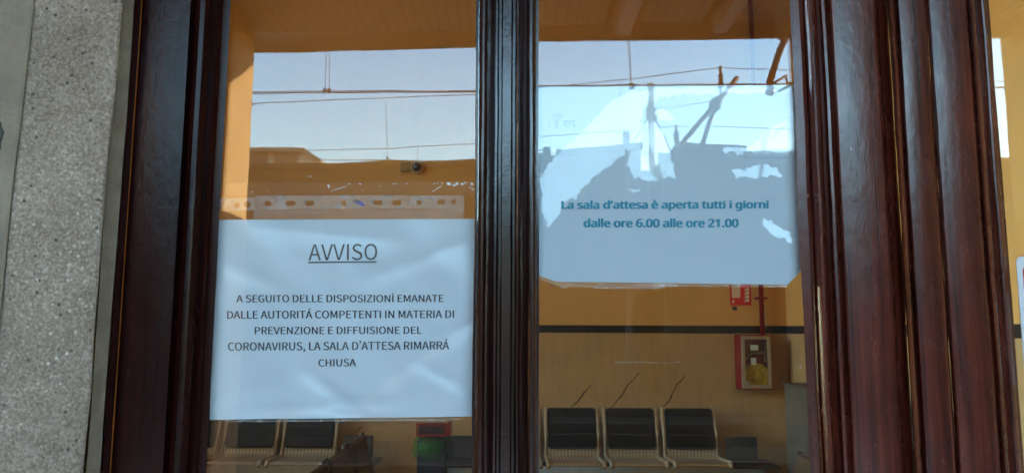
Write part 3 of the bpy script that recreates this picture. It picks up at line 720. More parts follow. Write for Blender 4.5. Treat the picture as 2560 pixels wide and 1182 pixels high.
# lettering
b1 = text_mesh('AVVISO', 769, 941, (650, 648), 610, .006, 'light', hfun=hL)
bm2 = bmesh.new()
prev = None
for k in range(25):
    px = 768 + 171 * k / 24
    cur = []
    for py in (653.5 - 2 * k / 24, 657 - 2 * k / 24):
        p = P(px, py, .006); p.y = hL(p.x, p.z) - .0007
        cur.append(bm2.verts.new(p))
    if prev: bm2.faces.new((prev[0], cur[0], cur[1], prev[1]))
    prev = cur
o = build('heading_lettering', join([b1, bm2]), INK_GREY, nl); o['label'] = 'thin grey underlined heading AVVISO'
lines = [('A SEGUITO DELLE DISPOSIZIONİ EMANATE', 588, 1108, (755, 754), 737),
         ('DALLE AUTORITÁ COMPETENTI IN MATERIA DI', 565, 1134, (796, 794), 777),
         ('PREVENZIONE E DIFFUISIONE DEL', 634, 1053, (835, 834), 817),
         ('CORONAVIRUS, LA SALA D’ATTESA RIMARRÁ', 566, 1122, (876, 873), 856),
         ('CHIUSA', 794, 888, (916, 915), 898)]
o = build('body_lettering', join([text_mesh(t, a, b, bs, cp, .006, 'caps', hfun=hL) for t, a, b, bs, cp in lines]), INK, nl)
o['label'] = 'black capital lettering in five centred lines'


# the clear sleeve with its punched filing strip
def slot(cx, cy, w, h, n=10):
    r = h / 2; e = max(0, w / 2 - r)
    return [(cx + (e if math.cos(a) > 0 else -e) + r * math.cos(a), cy + r * math.sin(a)) for a in [2 * math.pi * (k + .5) / (2 * n) for k in range(2 * n)]]


SLEEVE = film('milky clear plastic', 0.11, (0.75, 0.78, 0.8), 0.22, 0.05, 0.006, 45)
STRIP = film('punched plastic strip', 0.26, (0.72, 0.72, 0.72), 0.34, 0.04, 0.004, 38)
FLECK = plain('white residue', (0.75, 0.76, 0.76), 0.5, 0.1, 60)
holes = [slot(669, 509, 16, 13), slot(727, 508, 23, 13), slot(774, 508, 23, 13), slot(860, 508, 13, 13), slot(945, 507, 23, 13), slot(992, 507, 22, 13), slot(1048, 506, 13, 13), slot(1103, 505, 20, 13), slot(1134, 505, 13, 13)]
bm = curve_fill([[(640, 490), (740, 489), (900, 488), (1040, 489), (1160, 488), (1160, 523), (1040, 522), (900, 523), (740, 523), (640, 524)]] + holes, .0062)
build('punched_strip', bm, STRIP, nl)
bm = curve_fill([[(545, 496), (639, 492), (639, 525), (545, 529)], slot(592, 513, 12, 14), slot(618, 511, 18, 15)], .0064)
build('punched_strip', bm, STRIP, nl)
bm = curve_fill([[(634, 524.5), (1160, 523.5), (1160, 547), (634, 549)]], .0062); build('sleeve_film', bm, SLEEVE, nl)
bm = curve_fill([[(545, 458), (1185, 454), (1185, 487), (545, 491)]], .0068); build('sleeve_film', bm, film('thin clear film', 0.02, (0.7, 0.7, 0.7), 0.1, 0.02), nl)
bm = curve_fill([[(560, 1049), (1110, 1046), (1150, 1044), (1151, 1048), (1100, 1051), (560, 1054)]], .0063, None); build('sleeve_film', bm, STRIP, nl)
# blue smudge of the maker's print on the strip
bm = join([curve_fill([[(cx + r * math.cos(a) * random.uniform(.7, 1.2) * 1.3, cy + r * .75 * math.sin(a) * random.uniform(.7, 1.2)) for a in [k * .52 for k in range(12)]]], .0058) for cx, cy, r in ((890, 504, 6), (899, 507, 7), (907, 511, 6))])
build('ink_smudge', bm, film('blurred blue ink', 0.55, (0.12, 0.13, 0.42), 0.4, 0.02), nl)

# white scratches and glue left on the left pane (part of the leaf)
bm = bmesh.new()


def fleck(bm, px, py, w, h, ang=0.0, y=-0.0006):
    pts = []
    n_ = 9
    for k in range(n_):
        a = 2 * math.pi * k / n_
        r = random.uniform(.6, 1.1)
        dx, dy = w * .5 * math.cos(a) * r, h * .5 * math.sin(a) * r
        pts.append(P(px + dx * math.cos(ang) - dy * math.sin(ang), py + dx * math.sin(ang) + dy * math.cos(ang), y))
    prism(bm, pts, (0, .0004, 0))


for a in ((820, 463, 8, 4), (822, 466, 4, 10), (845, 472, 50, 2.5, -.32), (873, 460, 12, 3), (900, 460, 10, 3), (984, 460, 6, 3), (990, 460, 4, 3), (1017, 459, 5, 4), (775, 441, 16, 2), (1085, 459, 5, 4), (1093, 459, 4, 4), (1105, 458, 5, 3),
          (1095, 470, 30, 2, -.55), (1083, 478, 8, 2), (1123, 460, 14, 8, .3), (1136, 463, 13, 5), (1143, 459, 9, 7), (1155, 460, 10, 5), (1163, 457, 6, 4), (1180, 460, 7, 9), (1182, 473, 8, 5), (1176, 469, 4, 5),
          (668, 476, 4, 3), (631, 480, 3, 4), (949, 465, 3, 4), (905, 477, 3, 3)):
    fleck(bm, *a)
o = build('glue_and_streaks', bm, FLECK, dl); o['label'] = 'white scratches and glue flecks on the left pane'
# glue residue on the right pane, with a painted pale reflection streak
bm = bmesh.new()
for a in ((1378, 715, 9, 5), (1408, 718, 20, 9), (1612, 724, 13, 4), (1350, 760, 5, 6), (1357, 922, 12, 3, -.6), (2000, 917, 12, 9), (1407, 1120, 3, 5, .3), (1997, 1062, 4, 4), (1435, 560, 4, 6), (1462, 549, 3, 3)):
    fleck(bm, *a)
for x, w_ in ((1548, 22), (1570, 30), (1600, 40), (1640, 40), (1672, 30), (1692, 16)):
    fleck(bm, x, 905 + random.uniform(-1, 2), w_, random.uniform(3, 7))
o = build('glue_and_streaks', bm, film('faint glue and painted reflection', 0.055, (0.7, 0.7, 0.68), 0.3, 0.03), dl); o['label'] = 'flecks of old glue and a painted reflection streak on the right pane'

# ------------------------------------------------------------------ right notice, laminated; flat, normals bent so set patches mirror the sky
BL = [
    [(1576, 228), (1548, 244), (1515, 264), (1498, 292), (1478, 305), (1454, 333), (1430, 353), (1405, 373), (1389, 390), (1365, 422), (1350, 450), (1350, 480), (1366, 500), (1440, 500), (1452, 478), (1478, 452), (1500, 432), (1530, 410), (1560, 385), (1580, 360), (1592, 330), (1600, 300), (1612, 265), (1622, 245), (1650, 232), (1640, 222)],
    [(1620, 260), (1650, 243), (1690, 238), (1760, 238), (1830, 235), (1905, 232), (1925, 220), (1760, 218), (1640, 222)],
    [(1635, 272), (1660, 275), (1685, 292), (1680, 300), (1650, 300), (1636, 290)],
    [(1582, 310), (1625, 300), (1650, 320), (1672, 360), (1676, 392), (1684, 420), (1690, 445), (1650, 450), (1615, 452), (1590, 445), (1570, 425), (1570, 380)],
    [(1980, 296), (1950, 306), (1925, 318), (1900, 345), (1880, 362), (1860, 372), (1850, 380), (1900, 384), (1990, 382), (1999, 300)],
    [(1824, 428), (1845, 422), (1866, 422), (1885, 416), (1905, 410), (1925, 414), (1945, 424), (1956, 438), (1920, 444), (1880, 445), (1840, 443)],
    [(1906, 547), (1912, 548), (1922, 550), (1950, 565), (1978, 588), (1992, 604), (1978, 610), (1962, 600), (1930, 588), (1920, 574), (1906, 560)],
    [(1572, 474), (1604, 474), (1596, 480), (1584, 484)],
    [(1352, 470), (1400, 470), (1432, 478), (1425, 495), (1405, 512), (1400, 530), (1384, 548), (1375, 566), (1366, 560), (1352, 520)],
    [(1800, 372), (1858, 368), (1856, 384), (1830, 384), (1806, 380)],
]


def inside(poly, x, y):
    c = False
    n_ = len(poly)
    j = n_ - 1
    for i in range(n_):
        xi, yi = poly[i]; xj, yj = poly[j]
        if (yi > y) != (yj > y) and x < (xj - xi) * (y - yi) / (yj - yi) + xi: c = not c
        j = i
    return c


def hR(x, z): return 0.0085


nr = empty('laminated_notice', P(1670, 712, .009)); tag(nr, 'laminated white card with teal opening hours on the right pane', 'notice')


def cut(px, py, u, v):
    # clipped lower corners
    if px < 1390: py = min(py, 690 + (px - 1352) * .35)
    if px > 1968: py = min(py, 712 - (px - 1968) * 1.0)
    return px, py


NXS, NZS = 300, 230
bm = sheet_mesh([(1343, 216), (1996, 213), (2006, 712), (1343, 703)], .0085, NXS, NZS, hR, cut)
vn = []
bm.verts.ensure_lookup_table()
cnt = 0
TLc, TRc, BRc, BLc = (1343, 216), (1996, 213), (2006, 712), (1343, 703)
for j in range(NZS + 1):
    v = j / NZS
    for i in range(NXS + 1):
        u = i / NXS
        px = (TLc[0] * (1 - u) + TRc[0] * u) * (1 - v) + (BLc[0] * (1 - u) + BRc[0] * u) * v
        py = (TLc[1] * (1 - u) + TRc[1] * u) * (1 - v) + (BLc[1] * (1 - u) + BRc[1] * u) * v
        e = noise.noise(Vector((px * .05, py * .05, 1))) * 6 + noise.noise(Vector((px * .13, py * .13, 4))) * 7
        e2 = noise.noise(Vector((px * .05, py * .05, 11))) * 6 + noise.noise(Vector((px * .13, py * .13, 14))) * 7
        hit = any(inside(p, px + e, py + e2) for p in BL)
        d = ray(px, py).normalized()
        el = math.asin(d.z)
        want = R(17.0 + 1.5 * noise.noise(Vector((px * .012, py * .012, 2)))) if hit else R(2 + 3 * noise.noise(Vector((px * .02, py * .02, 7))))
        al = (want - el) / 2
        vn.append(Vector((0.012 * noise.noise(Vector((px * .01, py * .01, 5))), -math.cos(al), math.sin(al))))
me = bpy.data.meshes.new('card')
off = Vector(nr.location)
bmesh.ops.translate(bm, verts=list(bm.verts), vec=-off)
bmesh.ops.recalc_face_normals(bm, faces=list(bm.faces))
bm.to_mesh(me); bm.free()
if me.polygons[0].normal.y > 0: me.flip_normals()
for p in me.polygons: p.use_smooth = True
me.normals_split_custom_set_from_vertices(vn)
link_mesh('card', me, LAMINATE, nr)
o = build('lettering', join([text_mesh('La sala d’attesa è aperta tutti i giorni', 1405, 1920, (522, 521), 503, .008, 'bold', hfun=hR),
                             text_mesh('dalle ore 6.00 alle ore 21.00', 1460, 1845, (568, 568), 548, .008, 'bold', hfun=hR)]), TEAL, nr)
o['label'] = 'bold teal lettering in two centred lines'
LG = film('faded teal print', 0.20, (0.10, 0.32, 0.38), 0.5, 0.0); LRd = film('faded red print', 0.16, (0.55, 0.10, 0.14), 0.5, 0.0)
bm = curve_fill([[(1379, 289), (1388, 283), (1410, 283), (1409, 290), (1402, 296), (1396, 306), (1393, 320), (1386, 320), (1388, 304), (1392, 293), (1382, 294), (1376, 300)]], .008)
lg = build('logo', bm, LG, nr); lg['label'] = 'faded green and red railway emblem with three pale letters'
bm = curve_fill([[(1388, 305), (1393, 298), (1395, 306), (1393, 319), (1388, 320)], [(1371, 304), (1376, 302), (1376, 319), (1371, 319)]], .0079)
build('logo_mark', bm, LRd, lg)
build('logo_mark', join([text_mesh('RFI', 1409, 1437, (318, 318), 302, .0079, 'bold', hfun=hR)]), LG, lg)
bm = bmesh.new()
o = build('laminate_edge', join([curve_fill([[(1352, 691), (1390, 704), (1500, 707), (1966, 713), (1970, 718), (1800, 717), (1640, 716), (1500, 712), (1400, 714), (1352, 700)]], .0082),
                                 curve_fill([[(1400, 716), (1430, 707), (1560, 717), (1660, 716), (1650, 722), (1540, 722)]], .0079)]), film('clear laminate rim', 0.09, (0.8, 0.8, 0.75), 0.12, 0.07, 0.004, 30), nr)

# sign on the right leaf
sg = empty('door_sign', P(2640, 900, -.002)); tag(sg, 'white sign with rounded corners and red field stuck on the right door leaf', 'sign')


def rrect(x0, x1, y0, y1, r, lean=0.0):
    pts = []
    for cx, cy, a0 in ((x1 - r, y0 + r, -90), (x1 - r, y1 - r, 0), (x0 + r, y1 - r, 90), (x0 + r, y0 + r, 180)):
        for k in range(6):
            a = R(a0 + 18 * k)
            px, py = cx + r * math.cos(a), cy + r * math.sin(a)
            pts.append((px + lean * (py - y0), py))
    return pts


bm = bmesh.new(); prism(bm, [P(x, y, -.0012) for x, y in rrect(2540, 2760, 641, 970, 14, .075)], (0, .001, 0)); build('plate', bm, plain('white sticker vinyl', (0.80, 0.80, 0.80), 0.35, 0.04, 20), sg)
bm = bmesh.new(); prism(bm, [P(x, y, -.0016) for x, y in rrect(2556, 2740, 662, 730, 16, .075)], (0, .0003, 0)); build('red_field', bm, plain('red sticker vinyl', (0.62, 0.05, 0.05), 0.35, 0.05, 20), sg)

# ------------------------------------------------------------------ waiting room furniture
PAD = plain('black leatherette', (0.005, 0.0045, 0.0045), 0.5, 0.3, 14, bmp=0.001, spec=0.2)
METAL = plain('beige perforated steel', (0.36, 0.25, 0.135), 0.45, 0.12, 6)
CHROME = plain('brushed aluminium', (0.55, 0.52, 0.47), 0.3, 0.1, 20, metal=0.9)
DARKM = plain('dark grey steel', (0.035, 0.03, 0.026), 0.5, 0.2, 12)
BROWNPAD = plain('brown leatherette', (0.05, 0.026, 0.014), 0.45, 0.25, 10, bmp=0.001)
BROWNSH = plain('dark brown steel', (0.05, 0.028, 0.014), 0.65, 0.2, 8, spec=0.2)


def perf_mat():
    mm, n, b = mat('beige steel with punched slots')
    v = coords(n)
    wv = n.nodes.new('ShaderNodeTexWave'); wv.inputs['Scale'].default_value = 10; wv.bands_direction = 'X'
    n.links.new(v, wv.inputs['Vector'])
    n.links.new(ramp(n, wv.outputs['Fac'], [(0.15, (0.19, 0.13, 0.065)), (0.4, (0.36, 0.25, 0.135))]), b.inputs['Base Color'])
    b.inputs['Roughness'].default_value = 0.45
    return mm


PERF = perf_mat()
TH = R(16)


def back_pt(s, y0=0.0, z0=0.43):   # s metres up the reclined back
    return y0 + s * math.sin(TH), z0 + s * math.cos(TH)


def bench(loc, rz, n_seats, ends, label, dark=False, pitch=.545):
    t = empty('beam_bench', loc, rz)
    tag(t, label, 'bench')
    shell, pad_m, rail_m = (BROWNSH, BROWNPAD, BROWNSH) if dark else (PERF, PAD, METAL)
    for k in range(n_seats):
        x = (k - (n_seats - 1) / 2) * pitch
        s = bmesh.new()
        y1, z1 = back_pt(.42)
        # shell of the back and pan, a bent sheet
        path = [(-.43, .415), (-.40, .432), (-.2, .418), (-.03, .412), (.0, .43), back_pt(.2), (y1, z1)]
        for (a, b) in zip(path, path[1:]):
            d = Vector((b[0] - a[0], b[1] - a[1])).normalized(); nn = Vector((-d.y, d.x)) * .008
            vs = [s.verts.new((xx, p[0] + q[0], p[1] + q[1])) for xx in (x - .225, x + .225) for p in (a, b) for q in ((0, 0), (-nn.x, -nn.y))]
            for f in ((0, 2, 6, 4), (1, 5, 7, 3), (0, 4, 5, 1), (2, 3, 7, 6), (0, 1, 3, 2), (4, 6, 7, 5)): s.faces.new([vs[i] for i in f])
        st = build('seat', s, shell, t, local=True)
        for sg_ in (-1, 1):
            r_ = bmesh.new()
            tube(r_, [(x + sg_ * .242, p[0], p[1]) for p in ([(-.44, .40), (-.40, .437), (-.2, .423), (-.03, .417), (.0, .435), back_pt(.2), (y1 + .005, z1 + .02)])], .019, 8)
            build('side_rail', r_, rail_m, st, local=True, smooth=True)
        p_ = bmesh.new()
        vs = box(p_, x - .222, x + .222, -.032, .0, .055, .43)
        bmesh.ops.bevel(p_, geom=list(p_.edges), offset=.014, segments=3, affect='EDGES')
        # crease across the pad
        bmesh.ops.bisect_plane(p_, geom=list(p_.verts) + list(p_.edges) + list(p_.faces), plane_co=(0, 0, .245), plane_no=(0, 0, 1))
        for v in p_.verts:
            if abs(v.co.z - .245) < 1e-4 and v.co.y < -.02: v.co.y += .010
        for v in p_.verts:
            yy, zz = back_pt(v.co.z); v.co = Vector((v.co.x, yy + v.co.y * math.cos(TH), zz - v.co.y * 0 + v.co.y * -math.sin(TH)))
        build('backrest_pad', p_, pad_m, st, local=True)
    L = n_seats * pitch / 2
    ex = .30
    b = bmesh.new(); box(b, -L - (ex if -1 in ends else 0), L + (ex if 1 in ends else 0), -.27, -.19, .31, .385)
    build('beam', b, CHROME if not dark else BROWNSH, t, local=True, bevel=.008)
    for k in range(n_seats + 1):
        x = (k - n_seats / 2) * pitch
        c = bmesh.new(); box(c, x - .03, x + .03, -.29, -.17, .386, .412)
        build('bracket', c, DARKM, t, local=True, bevel=.004)
    for x in (-L + .3, L - .3):
        l = bmesh.new()
        box(l, x - .03, x + .03, -.255, -.205, .04, .309)
        box(l, x - .03, x + .03, -.50, .08, .0, .039)
        build('leg', l, DARKM, t, local=True, bevel=.006)
    for e in ends:
        a = bmesh.new()
        xx = e * (L + .20)
        box(a, xx - .21, xx + .21, -.40, .02, .387, .405)
        build('side_table', a, DARKM, t, local=True, bevel=.005)
        a = bmesh.new()
        box(a, xx - .15, xx + .12, -.10, -.02, .408, .60, Matrix.Rotation(R(-6), 4, 'X'))
        build('control_box', a, DARKM, t, local=True, bevel=.012)
    return t


BY = 6.17
xb4 = P(1724, 1085, BY + .06).x
pt = .548
bench((xb4 - 1.5 * pt, BY, 0.012), 0, 4, (-1, 1), 'four-seat black padded beam bench against the far wall, below the fire hose cabinet', pitch=pt)
xl2 = P(776, 1090, BY + .06).x
bench((xl2 - 1.5 * pt, BY, 0.012), 0, 4, (1,), 'black padded beam bench against the far wall, at the left under the paper notice', pitch=pt)
bench((-.93, 3.70, 0.012), R(90), 3, (), 'brown padded beam bench standing across the room, left of the green bag', True)
bench((1.64, 3.0, 0.012), R(-90), 3, (), 'dark bench at the right end, its corner just showing beside the door stile', True)

# litter bin with green bag
bz = P(1083, 1053, 5.55).z
bx = P(1082, 1100, 5.55).x
t = empty('litter_bin', (bx, 5.55, .012)); tag(t, 'dark litter bin with red rim and green bag between the two benches', 'bin')
hw = .118
b = bmesh.new(); box(b, -hw, hw, -.11, .11, 0, bz - .15); build('body', b, plain('blue black steel', (0.016, 0.017, 0.024), 0.4, 0.2, 8), t, local=True, bevel=.008)
b = bmesh.new(); box(b, -hw + .01, hw - .01, -.10, .10, bz - .149, bz - .03); build('hood', b, plain('dark plum plastic', (0.03, 0.018, 0.026), 0.4, 0.2, 8), t, local=True, bevel=.006)
b = bmesh.new()
for x0, x1, z0, z1 in ((-hw - .008, hw + .008, bz - .03, bz - .012), (-hw - .008, hw + .008, bz - .115, bz - .1), (-hw - .008, -hw + .009, bz - .0995, bz - .0305), (hw - .009, hw + .008, bz - .0995, bz - .0305)):
    box(b, x0, x1, -.125, -.102, z0, z1)
box(b, hw + .009, hw + .035, -.12, .10, bz - .115, bz - .02)
build('red_rim', b, plain('red plastic', (0.20, 0.012, 0.010), 0.4, 0.1, 8), t, local=True)
b = bmesh.new()
prof = [(.128, bz - .10), (.140, bz - .14), (.165, bz - .185), (.178, bz - .235), (.170, bz - .27), (.135, bz - .31)]
rings = []
for r_, h_ in prof:
    ring = []
    for k in range(40):
        a = 2 * math.pi * k / 40
        rr = r_ * (1 + .07 * noise.noise(Vector((math.cos(a) * 2, math.sin(a) * 2, h_ * 7))))
        ring.append(b.verts.new((rr * math.cos(a), rr * .85 * math.sin(a), h_ + .012 * math.sin(5 * a))))
    rings.append(ring)
for A, B in zip(rings, rings[1:]):
    for k in range(40): b.faces.new((A[k], A[(k + 1) % 40], B[(k + 1) % 40], B[k]))
build('bag', b, film('green bin bag', 0.34, (0.04, 0.17, 0.025), 0.4, 0.01, 0.0, 7), t, local=True, smooth=True)

# fire hose cabinet
RED = plain('red enamel', (0.24, 0.013, 0.010), 0.4, 0.15, 8)
WHITE = plain('off-white enamel', (0.36, 0.27, 0.185), 0.45, 0.06, 8)
cy0 = FAR - .19
q0, q1 = P(1850, 836, cy0), P(1934, 974, cy0)
x0, x1, z1_, z0_ = q0.x, q1.x, q0.z, q1.z
t = empty('fire_hose_cabinet', ((x0 + x1) / 2, FAR, z0_)); tag(t, 'red fire hose cabinet with white glazed door on the far wall', 'cabinet')
b = bmesh.new(); yb = FAR - .005
box(b, x0, x0 + .02, cy0 + .02, yb, z0_, z1_); box(b, x1 - .02, x1, cy0 + .02, yb, z0_, z1_)
box(b, x0 + .02, x1 - .02, cy0 + .02, yb, z0_, z0_ + .02); box(b, x0 + .02, x1 - .02, cy0 + .02, yb, z1_ - .02, z1_)
box(b, x0 + .02, x1 - .02, yb - .012, yb, z0_ + .02, z1_ - .02)
build('box', b, RED, t)
b = bmesh.new(); fr = .032
box(b, x0 + .01, x1 - .01, cy0, cy0 + .019, z0_ + .012, z0_ + .012 + fr); box(b, x0 + .01, x1 - .01, cy0, cy0 + .019, z1_ - .012 - fr, z1_ - .012)
box(b, x0 + .01, x0 + .01 + fr, cy0, cy0 + .019, z0_ + .0125 + fr, z1_ - .0125 - fr); box(b, x1 - .01 - fr, x1 - .01, cy0, cy0 + .019, z0_ + .0125 + fr, z1_ - .0125 - fr)
dfr = build('cabinet_door', b, WHITE, t)
b = bmesh.new(); box(b, x0 + .03, x1 - .03, cy0 + .008, cy0 + .011, z0_ + .03, z1_ - .03); build('pane', b, PLAIN_GLASS, dfr)
xc_, zc_ = P(1891, 941, cy0 + .06).x, P(1891, 941, cy0 + .06).z
b = bmesh.new()
lathe(b, (xc_ + .005, cy0 + .06, zc_), [(.012, -.012), (.03, -.012), (.032, 0), (.08, .004), (.085, -.006), (.118, -.006), (.126, .0), (.126, .07), (.03, .08)], 40, 'Y')
build('hose_reel', b, plain('yellow hose', (0.55, 0.36, 0.02), 0.5, 0.2, 30, bmp=.002), t, smooth=False)
b = bmesh.new(); tube(b, [P(1858, 905, cy0 + .05), P(1868, 893, cy0 + .05), P(1880, 881, cy0 + .05), P(1912, 881, cy0 + .05), P(1912, 905, cy0 + .06)], .011, 8)
build('hose_nozzle', b, plain('worn brass', (0.30, 0.18, 0.07), 0.4, 0.2, 20, metal=.5), t, smooth=True)
LABEL_PAPER = plain('white paper label', (0.75, 0.72, 0.65), 0.6, 0.05, 20)
for a in ((1876, 862, 1896, 875), (1877, 894, 1891, 911), (1861, 952, 1874, 965)):
    pa, pb = P(a[0], a[1], cy0 + .012), P(a[2], a[3], cy0 + .012)
    b = bmesh.new(); box(b, pa.x, pb.x, cy0 + .0125, cy0 + .0135, pb.z, pa.z)
    build('paper_label', b, LABEL_PAPER, t)
# red pipe
px_ = P(1905, 790, FAR - .06).x
t = empty('water_pipe', (px_, FAR - .06, z1_)); tag(t, 'red water pipe running down the far wall into the hose cabinet', 'pipe')
b = bmesh.new(); tube(b, [(px_, FAR - .06, z1_ - .001), (px_, FAR - .06, ROOF - .01)], .024, 14); build('pipe', b, RED, t, smooth=True)
for zz in (P(1905, 745, FAR - .06).z, 3.4):
    b = bmesh.new(); box(b, px_ - .05, px_ + .05, FAR - .09, FAR - .001, zz - .012, zz + .012); build('clamp', b, RED, t, bevel=.004)

# fire hose sign on the wall
t = empty('safety_sign', P(1851, 764, FAR - .004)); tag(t, 'red and white fire hose sign on the ochre wall, just under the laminated card', 'sign')
b = bmesh.new(); prism(b, [P(x, y, FAR - .006) for x, y in ((1824, 706), (1877, 708), (1878, 763), (1826, 763))], (0, .005, 0)); build('plate', b, plain('red sign plate', (0.60, 0.02, 0.015), 0.4, 0.06, 12), t)
b = bmesh.new(); yy = FAR - .0075
prism(b, [P(x, y, yy) for x, y in ((1828, 708), (1851, 709), (1851, 744), (1830, 744))], (0, .001, 0))
for k in range(4):
    prism(b, [P(x, y + 9 * k, yy) for x, y in ((1861, 724), (1869, 718), (1874, 722), (1872, 727), (1865, 726), (1862, 729))], (0, .001, 0))
prism(b, [P(x, y, yy) for x, y in ((1830, 752), (1835, 748), (1836, 758), (1831, 757))], (0, .001, 0))
build('pictogram', b, plain('white sign print', (0.66, 0.52, 0.42), 0.5, 0.08, 30), t)
b = join([text_mesh('16', 1831, 1842, (775, 775), 766, FAR - .003, 'bold')])
o = build('handwritten_number', b, INK, t)

# dome security camera
cpos = P(1042, 419, FAR - .03)
t = empty('security_camera', (cpos.x, FAR, cpos.z)); tag(t, 'round dark dome security camera on the upper far wall', 'camera')
b = bmesh.new(); lathe(b, (cpos.x, FAR - .045, cpos.z), [(.03, -.004), (.058, -.004), (.064, .004), (.064, .044)], 32, 'Y'); build('housing', b, plain('beige plastic housing', (0.42, 0.33, 0.22), 0.4, 0.05, 10), t)
b = bmesh.new(); lathe(b, (cpos.x, FAR - .05, cpos.z), [(.002, -.046), (.020, -.041), (.037, -.026), (.046, -.004), (.046, .0)], 32, 'Y')
build('dome', b, plain('smoked dome plastic', (0.008, 0.011, 0.02), 0.06, 0.1, 4, coat=1.0), t, smooth=True)
pa, pb = P(1003, 409, FAR), P(1030, 430, FAR)
b = bmesh.new(); box(b, pa.x, pb.x - .005, FAR - .05, FAR - .001, pb.z, pa.z); build('junction_box', b, plain('tan plastic', (0.30, 0.19, 0.08), 0.5, 0.05, 10), t, bevel=.004)

# grey cupboard along the right wall
yk = 5.9
zt = P(1985, 975, 5.4).z
t = empty('cupboard', (XR - .12, 5.0, .012)); tag(t, 'low grey-brown cupboard against the right side wall, beside the door stile', 'cupboard')
b = bmesh.new(); box(b, XR - .2, XR - .006, 3.4, 6.0, .013, zt); build('carcass', b, plain('grey brown laminate', (0.11, 0.09, 0.065), 0.6, 0.12, 5), t)
b = bmesh.new(); box(b, XR - .215, XR - .006, 3.38, 6.02, zt + .001, zt + .02); build('top', b, plain('dark laminate edge', (0.08, 0.06, 0.045), 0.5, 0.1, 5), t)

# ------------------------------------------------------------------ outdoors: what the glass mirrors
Zc = 4.25
e1, e2 = MZ(635, 127, Zc), MZ(1940, 100, Zc)
k_ = (e2.y - e1.y) / (e2.x - e1.x)


def edge_y(x): return e1.y + k_ * (x - e1.x)


def canopy_mat():
    mm, n, b = mat('brown canopy boards')
    v = coords(n)
    wv = n.nodes.new('ShaderNodeTexWave'); wv.inputs['Scale'].default_value = 3.2; wv.bands_direction = 'X'
    n.links.new(v, wv.inputs['Vector'])
    f = noisetex(n, coords(n, (6, .6, 1)), 1.5, 4)
    c = ramp(n, f, [(.3, (0.60, 0.48, 0.35)), (.7, (0.74, 0.61, 0.46))])
    c = mixc(n, ramp(n, wv.outputs['Fac'], [(0.04, (.9, .9, .9)), (0.16, (0, 0, 0))]), c, (0.05, 0.035, 0.02))
    n.links.new(c, b.inputs['Base Color']); b.inputs['Roughness'].default_value = 0.6
    return mm


CAN = canopy_mat()
BEAM = plain('pale canopy beam', (0.92, 0.86, 0.74), 0.6, 0.05, 4)
JOINT = plain('dark canopy joint', (0.03, 0.02, 0.015), 0.6, 0.1, 4)
t = empty('platform_canopy', (0, -3, Zc)); tag(t, 'brown boarded platform canopy mirrored in the upper door glass', 'canopy')
b = bmesh.new(); prism(b, [(-30, .028, Zc + .14), (30, .028, Zc + .14), (30, edge_y(14), Zc + .14), (-30, edge_y(-14), Zc + .14)], (0, 0, .12)); build('roof_deck', b, CAN, t)
b = bmesh.new(); prism(b, [(-14, edge_y(-14) - .001, Zc), (14, edge_y(14) - .001, Zc), (14, edge_y(14) - .06, Zc), (-14, edge_y(-14) - .06, Zc)], (0, 0, .3)); build('fascia', b, plain('brown fascia boards', (0.50, 0.40, 0.29), 0.5, 0.2, 3), t)
for pxa, pxb in ((1530, 1568), (1768, 1800), (2003, 2035)):
    xa_, xb_ = MZ(pxa, 118, Zc).x, MZ(pxb, 118, Zc).x
    b = bmesh.new(); box(b, xa_, xb_, edge_y(xa_) + .05, .02, Zc + .015, Zc + .137); build('beam', b, BEAM, t)
    b = bmesh.new(); box(b, xa_ - .09, xa_ - .05, edge_y(xa_) + .05, .02, Zc + .11, Zc + .138); build('joint_strip', b, JOINT, t)
    b = bmesh.new(); box(b, xb_ + .05, xb_ + .09, edge_y(xb_) + .05, .02, Zc + .11, Zc + .138); build('joint_strip', b, JOINT, t)

# canopy piers
PIER = plain('ochre pier render', (0.42, 0.265, 0.10), 0.7, 0.12, 3)
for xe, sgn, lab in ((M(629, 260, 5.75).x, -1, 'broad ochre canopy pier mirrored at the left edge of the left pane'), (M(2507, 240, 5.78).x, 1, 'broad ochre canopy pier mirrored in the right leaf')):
    PW = 6.6 if sgn < 0 else 5.0  # outward width added out of view to block bright sky from the wood
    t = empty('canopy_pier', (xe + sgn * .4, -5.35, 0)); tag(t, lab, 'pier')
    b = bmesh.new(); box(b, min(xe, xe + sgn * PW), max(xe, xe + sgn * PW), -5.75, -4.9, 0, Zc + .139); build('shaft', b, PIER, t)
    b = bmesh.new(); box(b, min(xe - sgn * .012, xe + sgn * (PW + .012)), max(xe - sgn * .012, xe + sgn * (PW + .012)), -5.762, -4.888, .001, 2.55); build('painted_shade', b, plain('dark brown dado paint', (0.03, 0.022, 0.017), 0.6, 0.2, 3, spec=.1), t)  # dark lower coat stands in for shade on the sunlit pier
    b = bmesh.new()
    for z in (2.9, 3.14, 3.19, 3.25, 3.36, 3.47, 3.56): box(b, min(xe + sgn * .04, xe + sgn * (PW + .02)), max(xe + sgn * .04, xe + sgn * (PW + .02)), -5.77, -4.88, z, z + .016)
    build('banding', b, plain('pale ochre band', (0.60, 0.45, 0.25), 0.6, 0.1, 3), t)

bm = bmesh.new(); box(bm, -9.6, -9.1, -5.7, .027, 0, Zc + .139)  # unseen wall, added to keep bright side sky off the door mouldings
tag(build('blocker_wall', bm, PIER), 'unseen ochre wall added at the left platform end to block bright sky', 'wall')
bm = bmesh.new(); box(bm, 10.9, 11.4, -5.7, .027, 0, Zc + .139)  # second added wall, cuts bright glints from the right on the wood ridges
tag(build('blocker_wall', bm, PIER), 'unseen ochre wall added at the right platform end to block bright sky', 'wall')

WIRE = plain('dark copper wire', (0.030, 0.018, 0.012), 0.6, 0.2, 3)


